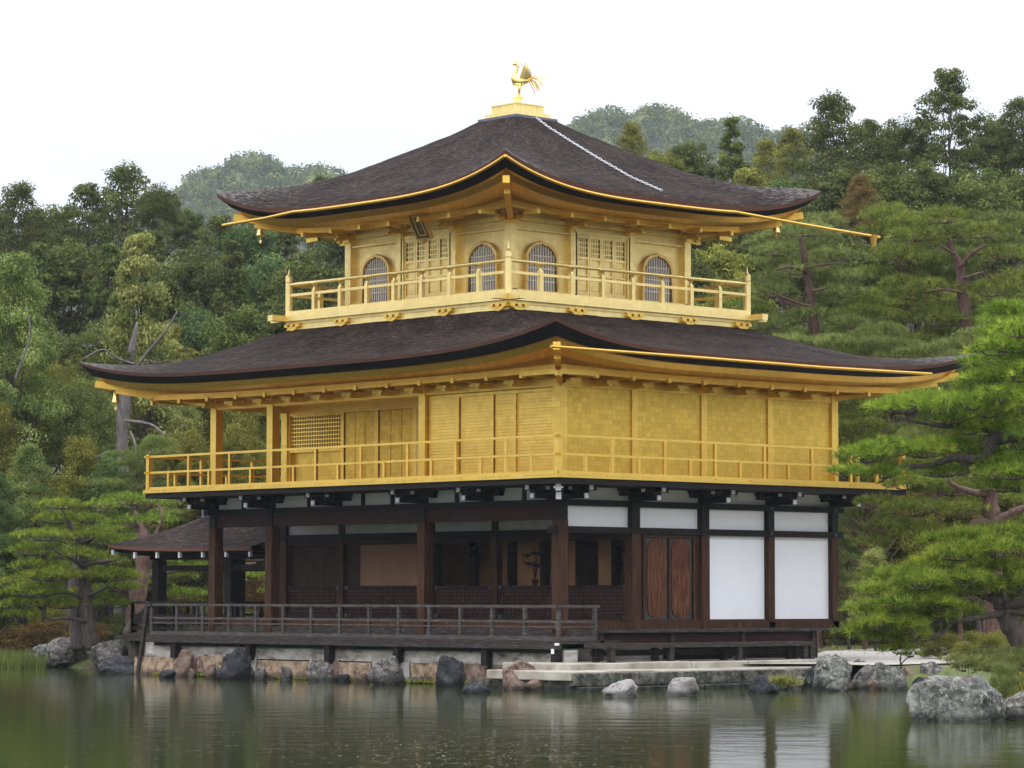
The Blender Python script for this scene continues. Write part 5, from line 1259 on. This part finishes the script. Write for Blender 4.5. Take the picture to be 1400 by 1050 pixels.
row([('o1', 'fresh', 38, 600, 87, 110), ('o2', 'olive', 110, 590, 90, 120), ('o1', 'blue', -5, 640, 86, 100), ('r2', 'blue', 150, 605, 90, 100), ('p2', 'pinegrey', 188, 598, 88, 120), ('o2', 'olive', 245, 600, 92, 100), ('r1', 'olive', 60, 660, 88, 110), ('r2', 'dark', 130, 690, 88, 100), ('r1', 'dark', 10, 720, 86, 100), ('r1', 'dark', 210, 700, 92, 110), ('r2', 'olive', 290, 640, 93, 110), ('r1', 'dark', 350, 640, 93, 110)], 'the row behind the left clipped pines')
row([('b1', 'rust', 25, 822, 86, 110), ('b1', 'rust', 90, 828, 86, 100), ('b1', 'dark', 150, 815, 88, 100), ('b1', 'rust', 338, 742, 92, 70), ('b1', 'olive', 255, 760, 92, 100), ('b1', 'dark', 400, 745, 93, 100), ('b1', 'dark', -25, 790, 88, 100), ('b1', 'fresh', 300, 800, 90, 80)], 'the undergrowth behind the fishing porch')
row([('o2', 'olive', 862, 164, 138, 52), ('r2', 'olive', 905, 196, 142, 60), ('r1', 'dark', 942, 182, 145, 62), ('c2', 'dark', 1000, 153, 140, 85), ('o2', 'olive', 1048, 186, 146, 70), ('o1', 'olive', 1085, 172, 142, 70), ('o2', 'dark', 1137, 120, 138, 118), ('o1', 'dark', 1190, 160, 141, 80),
     ('r2', 'dark', 1232, 150, 140, 80), ('o1', 'dark', 1296, 88, 138, 105), ('r1', 'dark', 1352, 145, 141, 80), ('o2', 'dark', 1392, 128, 139, 80), ('r2', 'dark', 1440, 140, 139, 90), ('b1', 'olive', 765, 167, 150, 40)], 'the skyline row right of the roof')
row([('r1', 'olive', 900, 232, 126, 95), ('r2', 'olive', 960, 240, 128, 100), ('o1', 'olive', 1022, 225, 126, 100), ('r2', 'blue', 1080, 232, 128, 95), ('r1', 'dark', 1150, 215, 127, 110), ('r2', 'dark', 1210, 210, 126, 100), ('r1', 'dark', 1268, 205, 127, 105), ('r2', 'dark', 1330, 215, 126, 110), ('r1', 'dark', 1395, 215, 128, 110), ('o2', 'rust', 1176, 235, 118, 50)], 'the row below the right skyline')
row([('r2', 'dark', 930, 325, 110, 100), ('r1', 'olive', 985, 320, 111, 95), ('r1', 'dark', 1050, 300, 112, 90), ('r2', 'dark', 1160, 300, 112, 110), ('r1', 'dark', 1235, 300, 112, 100), ('r2', 'dark', 1290, 310, 112, 90), ('r2', 'dark', 1370, 300, 112, 110), ('r1', 'dark', 1420, 330, 112, 100), ('b1', 'rust', 965, 385, 104, 80), ('r1', 'olive', 1010, 360, 106, 90), ('o2', 'fresh', 940, 400, 104, 70)], 'the row behind the red trunked pines')
row([('p1', 'pinegrey', 1098, 296, 96, 190), ('p2', 'pine', 1248, 278, 94, 170), ('p3', 'pinegrey', 1352, 292, 93, 190), ('p1', 'pine', 1020, 405, 97, 130), ('p2', 'pine', 1170, 400, 92, 150), ('p3', 'pine', 1275, 392, 90, 150), ('p1', 'pinegrey', 1398, 400, 90, 140)], 'the pine row above the lower roof right end')
row([('p3', 'pinegrey', 1120, 452, 88, 170), ('p2', 'pinegrey', 1215, 440, 86, 170), ('p1', 'pinegrey', 1310, 450, 84, 170), ('p2', 'pinegrey', 1400, 445, 83, 150), ('p1', 'pine', 1180, 520, 82, 140)], 'the pine row behind the lower roof right end')
row([('r1', 'fresh', 1180, 640, 84, 110), ('o1', 'fresh', 1160, 690, 82, 90), ('r2', 'olive', 1250, 640, 84, 120), ('o2', 'yellow', 1195, 745, 80, 90), ('r1', 'olive', 1340, 640, 84, 130), ('r2', 'dark', 1420, 600, 84, 130), ('b1', 'dark', 1165, 800, 92, 90), ('b1', 'olive', 1240, 800, 90, 100), ('b1', 'dark', 1330, 790, 88, 110), ('b1', 'olive', 1400, 800, 86, 100), ('r2', 'dark', 1260, 700, 88, 120), ('r1', 'dark', 1370, 700, 88, 120)], 'the undergrowth right of the white walls')
def filler(us, v0, dv, d0, d1, cols, wp, label, seed):
    r = random.Random(seed)
    for i, u in enumerate(us):
        place_tree('bush', 'b1', r.choice(cols), u+r.uniform(-12, 12), v0+r.uniform(-dv, dv), r.uniform(d0, d1), wp*r.uniform(.8, 1.3), label, group='shrubs of the undergrowth', cat='bush')
filler(range(-20, 430, 34), 790, 22, 92, 99, ['dark', 'olive', 'dark', 'olive', 'rust'], 80, 'shrub in the low tangle behind the left end of the pavilion', 1)
filler(range(-20, 430, 38), 700, 25, 100, 106, ['dark', 'olive', 'blue', 'dark'], 100, 'shrub on the lower slope of the left wood', 2)
filler(range(-20, 480, 42), 600, 25, 107, 114, ['dark', 'olive', 'dark'], 110, 'shrub on the middle slope of the left wood', 3)
filler(range(1130, 1430, 34), 775, 20, 88, 96, ['dark', 'olive', 'olive', 'fresh'], 80, 'shrub in the low tangle right of the pavilion', 4)
filler(range(1000, 1430, 40), 640, 25, 97, 106, ['dark', 'olive', 'pine', 'dark'], 110, 'shrub on the lower slope of the right wood', 5)
filler(range(930, 1430, 42), 500, 25, 106, 116, ['dark', 'olive', 'dark'], 120, 'shrub on the middle slope of the right wood', 6)
filler(range(880, 1430, 45), 380, 25, 118, 128, ['dark', 'olive', 'dark', 'fresh'], 120, 'shrub on the upper slope of the right wood', 7)
r_e = random.Random(44)      # the wood goes on past both edges of the photo
for lo, hi, side in ((-620, -70, 'left'), (1470, 1900, 'right')):
    u = lo
    while u < hi:
        for d_, v_ in ((96, 430), (112, 350), (140, 270)):
            place_tree('broadleaf_tree', r_e.choice(['r1', 'r2', 'o1', 'o2']), r_e.choice(['dark', 'dark', 'olive']), u+r_e.uniform(-20, 20), v_+r_e.uniform(-40, 40)-(60 if side == 'right' else 0), d_+r_e.uniform(-4, 4), 130, 'tree of the wood beyond the %s edge of the photo' % side, group='trees beyond the %s edge' % side)
        u += 75
# trees hidden by the building from the front but filling the wood between both sides
row([('r1', 'dark', 520, 330, 130, 120), ('r2', 'dark', 600, 330, 130, 120), ('r1', 'dark', 690, 300, 130, 120), ('r2', 'dark', 780, 260, 130, 120), ('r1', 'dark', 850, 280, 125, 110), ('r2', 'dark', 460, 420, 110, 110), ('r1', 'dark', 450, 560, 100, 110)], 'the wood hidden behind the pavilion')

# the grey dead branched trunk left of the porch corner
make_pine('old_tree', 'old tree with thick grey trunk and bare dead branches left of the gold porch', [(150, 505, 93, 42, 13), (205, 492, 93, 40, 12), (120, 470, 93, 30, 10), (250, 520, 93, 32, 9)],
  [(168, 905, 93, .24), (168, 700, 93, .22), (167, 600, 93, .20), (171, 540, 93, .18), (180, 480, 93, .12), (188, 440, 93, .03)],
  [[(171, 575, 92.6, .05), (205, 580, 92.4, .045), (222, 592, 92.2, .035), (250, 612, 92, .02)], [(178, 590, 92.5, .05), (184, 605, 92.3, .04), (186, 625, 92.2, .02)], [(185, 498, 92.5, .045), (160, 490, 92.3, .035), (140, 478, 92, .025), (112, 492, 92, .02)],
   [(180, 510, 92.5, .05), (205, 478, 92.3, .045), (225, 455, 92, .035), (243, 425, 92, .02)], [(20, 520, 91, .03), (35, 480, 91, .03), (42, 455, 91, .025), (36, 420, 91, .015)], [(95, 640, 90, .06), (118, 632, 90, .05), (150, 616, 90, .02)]], 'dark', .16, .02, .6, 10, TRUNK_MID, seed=4, cat='tree')
# clipped pines on the left bank
make_pine('pine_tree', 'clipped pine with stacked flat pads left of the fishing porch', [
 (82, 692, 79.5, 32, 9), (80, 712, 80, 34, 10), (118, 712, 80.5, 26, 9), (60, 735, 79, 42, 11), (120, 735, 80, 42, 13), (150, 742, 81, 26, 10), (50, 755, 80, 38, 12), (105, 762, 79.5, 40, 12), (42, 775, 79, 26, 9), (70, 790, 79, 44, 13), (140, 790, 80, 48, 14),
 (165, 805, 81, 30, 11), (45, 812, 79, 40, 12), (28, 828, 79, 26, 9), (85, 828, 79.5, 36, 10), (148, 828, 80.5, 34, 10), (30, 842, 79, 24, 8), (120, 815, 81, 36, 12)],
 [(128, 888, 79.5, .22), (121, 855, 79.5, .19), (117, 820, 79.6, .17), (115, 780, 79.7, .14), (112, 745, 79.8, .11), (103, 730, 79.8, .08), (92, 710, 79.8, .05), (84, 695, 79.8, .03)],
 [[(114, 775, 79.5, .06), (100, 765, 79.2, .055), (82, 757, 79, .045), (72, 748, 79, .03)], [(117, 772, 79.5, .05), (138, 768, 79.4, .045), (158, 766, 79.2, .03)], [(116, 818, 79.5, .05), (90, 810, 79.2, .045), (62, 815, 79, .03)], [(118, 815, 79.5, .045), (140, 805, 79.3, .04), (150, 795, 79.3, .02)],
  [(120, 850, 79.4, .05), (90, 845, 79.1, .045), (66, 846, 79, .035), (60, 832, 79, .02)], [(110, 742, 79.7, .05), (130, 735, 79.7, .03)]], 'pinelight', .105, .013, 2.0, 13, seed=11)
make_pine('pine_tree', 'second clipped pine with a thick dark trunk close behind the first on the left bank', [(60, 800, 82, 30, 10), (130, 770, 82, 40, 12), (175, 790, 82, 28, 10), (100, 780, 82, 36, 11), (20, 800, 82, 34, 12)],
 [(112, 886, 81.5, .27), (106, 850, 81.5, .24), (104, 800, 81.6, .2), (112, 760, 81.6, .12)], [[(105, 820, 81.5, .07), (80, 808, 81.5, .04)]], 'pine', .10, .014, .9, 12, seed=12)
make_pine('pine_tree', 'leaning red brown pine behind the fishing porch with bright flat pads beside the gold railing', [(178, 686, 84, 42, 11), (140, 692, 84, 24, 8), (205, 690, 84.5, 26, 8), (190, 716, 83.5, 48, 11), (215, 712, 84, 34, 9), (150, 725, 84, 30, 9), (180, 745, 85, 46, 14), (200, 800, 87, 30, 12), (225, 790, 88, 40, 14), (250, 815, 88, 36, 12), (210, 770, 87, 30, 10), (350, 790, 88, 40, 14), (345, 762, 89, 36, 12), (270, 780, 89, 30, 12), (378, 810, 89, 24, 10)],
 [(190, 905, 82, .30), (187, 870, 82, .27), (188, 820, 82.4, .23), (195, 780, 82.8, .2), (198, 750, 83, .18), (195, 725, 83.4, .12), (185, 700, 84, .06)],
 [[(196, 745, 83, .07), (210, 735, 83, .05), (222, 705, 83.4, .04), (216, 690, 84, .03)], [(190, 770, 83, .05), (178, 757, 83, .03)], [(195, 790, 83, .08), (240, 780, 86, .06), (300, 775, 88, .05), (350, 770, 88, .03)]], 'pinelight', .10, .013, 1.0, 12, TRUNK_RED, seed=13)
make_pine('pine_tree', 'rugged pale barked trunk with few needles close to the left corner of the fishing porch', [(165, 770, 80, 14, 5)], [(190, 905, 79, .24), (184, 885, 79, .2), (178, 865, 79, .16), (186, 845, 79, .10), (196, 832, 79.2, .05)], [[(180, 870, 79, .05), (172, 850, 79, .03)]], 'pine', .10, .013, .6, 10, TRUNK, seed=14)

# big pines at the right
PR = dict(needle=.165, width=.012, n=15)
make_pine('pine_tree', 'big foreground pine reaching in from the right edge over the roof end', [
 (1225, 560, 57, 44, 14), (1265, 552, 57, 44, 15), (1310, 556, 57.5, 40, 14), (1345, 545, 58, 36, 14), (1300, 575, 57, 34, 12), (1180, 627, 56.5, 38, 15), (1218, 618, 56.5, 42, 16), (1262, 620, 57, 40, 15), (1160, 648, 56.2, 26, 10), (1205, 650, 56.5, 34, 10), (1300, 612, 57.5, 36, 14), (1290, 648, 57.5, 34, 10),
 (1350, 590, 57, 36, 15), (1385, 560, 57, 40, 18), (1360, 520, 57.5, 42, 16), (1395, 495, 57, 44, 18), (1340, 500, 58, 30, 12), (1372, 460, 57.5, 36, 16), (1400, 435, 57, 44, 16), (1420, 520, 57, 46, 30), (1400, 610, 57.5, 40, 16), (1375, 640, 58, 36, 14), (1410, 660, 58, 36, 16), (1440, 450, 57, 50, 40), (1365, 440, 58, 26, 10), (1330, 530, 58, 34, 12), (1385, 475, 56.5, 40, 18), (1350, 565, 56.5, 36, 16), (1395, 540, 56.4, 36, 20), (1400, 580, 56.4, 36, 16), (1345, 625, 57.5, 34, 12), (1405, 635, 56.4, 40, 16), (1370, 668, 57.5, 34, 12), (1320, 590, 57.4, 30, 12), (1375, 425, 57, 30, 10), (1360, 480, 55.8, 34, 16), (1395, 515, 55.8, 34, 18), (1370, 545, 55.8, 32, 16), (1400, 560, 55.8, 30, 16), (1330, 555, 56, 34, 14), (1290, 560, 56.2, 34, 14), (1395, 455, 55.8, 34, 16), (1410, 600, 55.8, 30, 16), (1385, 650, 56, 34, 14), (1350, 640, 57, 30, 12)],
 [(1475, 960, 56, .34), (1468, 850, 56, .30), (1450, 720, 56.5, .26), (1446, 600, 57, .22), (1440, 520, 57, .17), (1430, 460, 57, .1)],
 [[(1446, 580, 57, .14), (1410, 588, 57, .13), (1375, 598, 57, .11), (1358, 602, 57, .10), (1352, 618, 57, .09), (1335, 628, 57, .085), (1305, 626, 57, .07), (1270, 636, 57, .05), (1220, 640, 56.7, .035), (1170, 650, 56.4, .015)], [(1375, 596, 57, .05), (1330, 585, 57.2, .04), (1280, 582, 57, .035), (1230, 572, 57, .02)],
  [(1310, 628, 57, .035), (1325, 645, 57, .025), (1300, 650, 57, .015)], [(1438, 520, 57, .09), (1400, 525, 57, .06), (1360, 520, 57.5, .03)], [(1240, 638, 56.8, .025), (1210, 655, 56.6, .015), (1198, 662, 56.6, .008)]], 'pinelight', dens=1.7, bark=TRUNK, seed=21, **PR)
make_pine('pine_tree', 'low spreading pine over the right shore with a dark leaning trunk', [
 (1330, 738, 55.5, 44, 14), (1375, 735, 55.5, 40, 16), (1290, 742, 56, 34, 12), (1400, 750, 55.5, 40, 18), (1245, 790, 55, 40, 15), (1285, 775, 55.3, 42, 16), (1330, 775, 55.3, 44, 18), (1375, 782, 55.3, 40, 16), (1205, 812, 54.8, 34, 14), (1250, 822, 54.8, 42, 18), (1300, 812, 55, 44, 18), (1350, 808, 55.2, 38, 16), (1185, 838, 54.6, 28, 13), (1225, 850, 54.6, 38, 17), (1275, 845, 54.8, 36, 16), (1170, 866, 54.6, 24, 10), (1205, 874, 54.6, 34, 14), (1245, 872, 54.6, 32, 14), (1232, 890, 54.6, 26, 10), (1200, 790, 55.5, 20, 8), (1420, 790, 55.5, 40, 20), (1320, 840, 56, 24, 10), (1400, 800, 55, 36, 16), (1310, 760, 54.8, 40, 16), (1360, 755, 54.8, 40, 16), (1265, 800, 54.4, 40, 16), (1320, 795, 54.6, 40, 16), (1220, 830, 54.2, 34, 15), (1280, 830, 54.4, 36, 14), (1200, 855, 54.2, 32, 14), (1240, 860, 54.2, 32, 14)],
 [(1418, 905, 55.5, .21), (1400, 880, 55.5, .2), (1386, 862, 55.5, .19), (1374, 840, 55.5, .17), (1368, 822, 55.5, .15), (1362, 805, 55.5, .12), (1350, 780, 55.5, .08), (1340, 750, 55.5, .05)],
 [[(1372, 828, 55.4, .09), (1400, 824, 55.3, .09), (1440, 822, 55.3, .08)], [(1370, 835, 55.4, .07), (1405, 838, 55.3, .07), (1440, 840, 55.2, .06)], [(1368, 822, 55.4, .08), (1340, 812, 55.2, .06), (1345, 800, 55.2, .05), (1336, 798, 55.2, .03)],
  [(1372, 838, 55.4, .06), (1335, 845, 55.1, .05), (1300, 850, 55, .035), (1262, 835, 54.9, .02)], [(1302, 852, 55, .03), (1285, 868, 54.8, .025), (1260, 878, 54.7, .015)], [(1350, 780, 55.4, .05), (1300, 775, 55.2, .03)]], 'pinelight', dens=1.7, bark=TRUNK, seed=22, **PR)
make_pine('pine_tree', 'red barked pine behind the foreground branches with bare forking limbs', [
 (1245, 665, 68, 44, 13), (1300, 672, 68, 46, 14), (1200, 690, 68, 34, 12), (1250, 700, 67.5, 46, 15), (1310, 700, 67.5, 44, 14), (1215, 722, 67.5, 36, 12), (1260, 732, 67.5, 40, 14), (1350, 690, 68, 40, 14), (1390, 690, 68, 38, 14), (1390, 640, 69, 40, 16), (1340, 655, 69, 38, 14), (1380, 720, 68, 36, 14), (1270, 640, 70, 44, 14), (1190, 745, 68, 28, 10), (1320, 735, 68, 36, 12)],
 [(1362, 930, 68, .26), (1358, 800, 68, .22), (1356, 720, 67.5, .2), (1354, 685, 67.5, .18), (1352, 665, 67.5, .14), (1362, 650, 67.5, .07), (1368, 640, 67.5, .03)],
 [[(1354, 672, 67.4, .09), (1335, 674, 67.3, .08), (1315, 668, 67.2, .06), (1300, 660, 67.2, .04), (1297, 652, 67.2, .02)], [(1354, 670, 67.3, .09), (1340, 665, 67.2, .04)], [(1352, 715, 67.4, .09), (1335, 712, 67.3, .08), (1325, 722, 67.3, .05)], [(1358, 715, 67.4, .1), (1375, 705, 67.3, .09), (1395, 696, 67.2, .07), (1420, 690, 67.2, .05)], [(1256, 690, 67.2, .04), (1270, 695, 67.2, .04), (1285, 705, 67.2, .02)]], 'pine', .14, .014, 1.5, 13, TRUNK_RED, seed=23)
make_pine('pine_sapling', 'tiny bright pine sapling growing between the right shore rocks', [(1246, 896, 54.4, 17, 4), (1222, 886, 54.5, 16, 4)], [(1232, 914, 54.5, .02), (1231, 903, 54.5, .015), (1231, 896, 54.5, .012)], [[(1232, 908, 54.5, .012), (1240, 900, 54.4, .010), (1250, 898, 54.4, .006)]], 'pinelight', .09, .009, 3.0, 12, seed=24)
make_pine('low_pine', 'low creeping dark pine on the bank behind the very large rock', [(1340, 908, 52.5, 34, 9), (1380, 905, 52.5, 36, 10), (1400, 912, 52, 40, 12), (1320, 915, 52.5, 24, 7), (1310, 905, 53, 26, 7), (1365, 918, 52, 34, 8), (1350, 898, 53, 30, 7), (1400, 896, 53, 34, 9)], [(1390, 935, 52.5, .06), (1375, 920, 52.5, .05), (1345, 915, 52.5, .03)], [], 'pinegrey', .12, .012, 1.6, 13, seed=25)
place_tree('bush', 'b1', 'fresh', 1372, 928, 51, 38, 'fresh green low shrub between the very large rock and the right edge', cat='bush')
place_tree('bush', 'b1', 'olive', 1325, 918, 52.5, 40, 'small olive shrub just above the very large rock', cat='bush')
place_tree('bush', 'b1', 'olive', 1345, 838, 66, 80, 'olive bush beyond the gravel below the low spreading pine', cat='bush')
place_tree('bush', 'b1', 'dark', 1400, 845, 64, 70, 'dark bush beyond the gravel at the right edge', cat='bush')
place_tree('bush', 'b1', 'olive', 1285, 850, 70, 60, 'small rounded olive bush beyond the gravel right of the sapling', cat='bush')
place_tree('bush', 'b1', 'dark', 1265, 922, 54, 34, 'tiny dark green plant between the pinkish upright rock and the big rock', cat='bush')

make_pine('pine_tree', 'tall pine with a bare reddish trunk behind the right end of the upper roof', [(1100, 318, 90, 40, 13), (1060, 345, 90, 34, 11), (1140, 352, 90, 40, 12), (1090, 372, 90, 30, 9), (1055, 402, 90, 38, 12), (1150, 402, 90, 34, 12), (1110, 435, 90, 46, 13), (1065, 445, 90, 36, 11), (1165, 380, 90, 26, 9), (1160, 445, 89, 36, 12)],
 [(1116, 640, 90, .17), (1114, 475, 90, .16), (1110, 420, 90, .13), (1104, 380, 90, .11), (1098, 345, 90, .09), (1094, 325, 90, .06)], [[(1104, 372, 89.8, .06), (1085, 365, 89.6, .05), (1062, 368, 89.6, .03)], [(1103, 366, 89.8, .05), (1125, 362, 89.6, .04), (1145, 360, 89.6, .02)], [(1110, 420, 89.8, .05), (1085, 412, 89.6, .04), (1055, 400, 89.6, .02)], [(1112, 398, 89.8, .04), (1130, 394, 89.6, .02)]], 'pinegrey', .19, .02, .55, 12, TRUNK_RED, seed=31)
make_pine('pine_tree', 'tall pine with a forked red trunk near the right edge', [(1290, 300, 88, 46, 13), (1250, 325, 88, 40, 12), (1340, 320, 88, 44, 13), (1235, 355, 88, 36, 12), (1370, 350, 88, 38, 12), (1270, 395, 88, 36, 12), (1355, 400, 88, 40, 13), (1240, 405, 88, 36, 12), (1385, 385, 88, 34, 12), (1300, 440, 88, 40, 12), (1375, 430, 88, 36, 13)],
 [(1324, 640, 88, .18), (1320, 440, 88, .17), (1315, 400, 88, .14), (1312, 365, 88, .12), (1303, 345, 88, .08), (1296, 322, 88, .05)], [[(1312, 365, 87.8, .07), (1330, 345, 87.6, .05), (1350, 335, 87.6, .03)], [(1306, 348, 87.8, .05), (1285, 335, 87.6, .03)], [(1316, 400, 87.8, .05), (1290, 396, 87.6, .04), (1262, 400, 87.6, .02)], [(1318, 380, 87.8, .05), (1345, 372, 87.6, .03)]], 'pine', .19, .02, .55, 12, TRUNK_RED, seed=32)

# ------------------------------------------------------------------ far forest
rng = np.random.default_rng(77); n = 8200
d = 640+(1000-640)*rng.random(n)**.7; s = np.where(rng.random(n) < .62, rng.uniform(-175, 175, n), rng.uniform(-400, 400, n)); z = hill_h(d, s)
X = CX+d*FH.x+s*RH.x; Y = CY+d*FH.y+s*RH.y
vis = z > 45; X, Y, z = X[vis], Y[vis], z[vis]; K = len(X); per = 75
R = rng.uniform(1.8, 3.8, K); cen = np.stack([X, Y, z+R*.55], -1); c = np.repeat(cen, per, 0); r = np.repeat(R, per)[:, None]
dr = unit(rng.normal(size=(K*per, 3))); dr[:, 2] = np.abs(dr[:, 2]); p = c+dr*r*(.65+.4*rng.random((K*per, 1)))*np.array([1, 1, 1.15]); nrm = unit(dr+rng.normal(size=dr.shape)*.4)
t_ = unit(np.cross(nrm, rng.normal(size=nrm.shape))); q_ = np.cross(nrm, t_); sz = 1.0*(.5+rng.random((K*per, 1)))
tone = np.clip(np.repeat(rng.normal(.42, .24, K), per)+rng.normal(0, .1, K*per), 0, 1)
me = quads_mesh('far_forest', p, t_*sz*.5, q_*sz*.5, tone, LEAF['far']); o = bpy.data.objects.new('far_forest', me); C.objects.link(o); tag(o, 'wooded hillsides far behind the pavilion', 'forest', kind='stuff')

# ------------------------------------------------------------------ haze
hz = MB(); Pq = []
for zz in (-60, 330):
    for a in (-60, 1500):
        for b in (-700, 700): q = Vector((CX, CY, 0))+FH*a+RH*b; Pq.append((q.x, q.y, zz))
hz.hexa(Pq); hmm_ = bpy.data.materials.new('pale_haze'); hmm_.use_nodes = True; n = hmm_.node_tree.nodes; n.clear(); vo = n.new('ShaderNodeOutputMaterial'); pv = n.new('ShaderNodeVolumePrincipled')
pv.inputs['Color'].default_value = (.84, .92, 1, 1); pv.inputs['Density'].default_value = .00015; pv.inputs['Anisotropy'].default_value = .0
hmm_.node_tree.links.new(pv.outputs[0], vo.inputs['Volume']); ho = hz.build('haze', [hmm_]); tag(ho, 'thin pale air between the pond and the far hills', 'haze', kind='stuff')

for o in bpy.data.objects:
    if '_w' in o.keys(): del o['_w']
for pr_ in list(TRUNKS.values()): pass
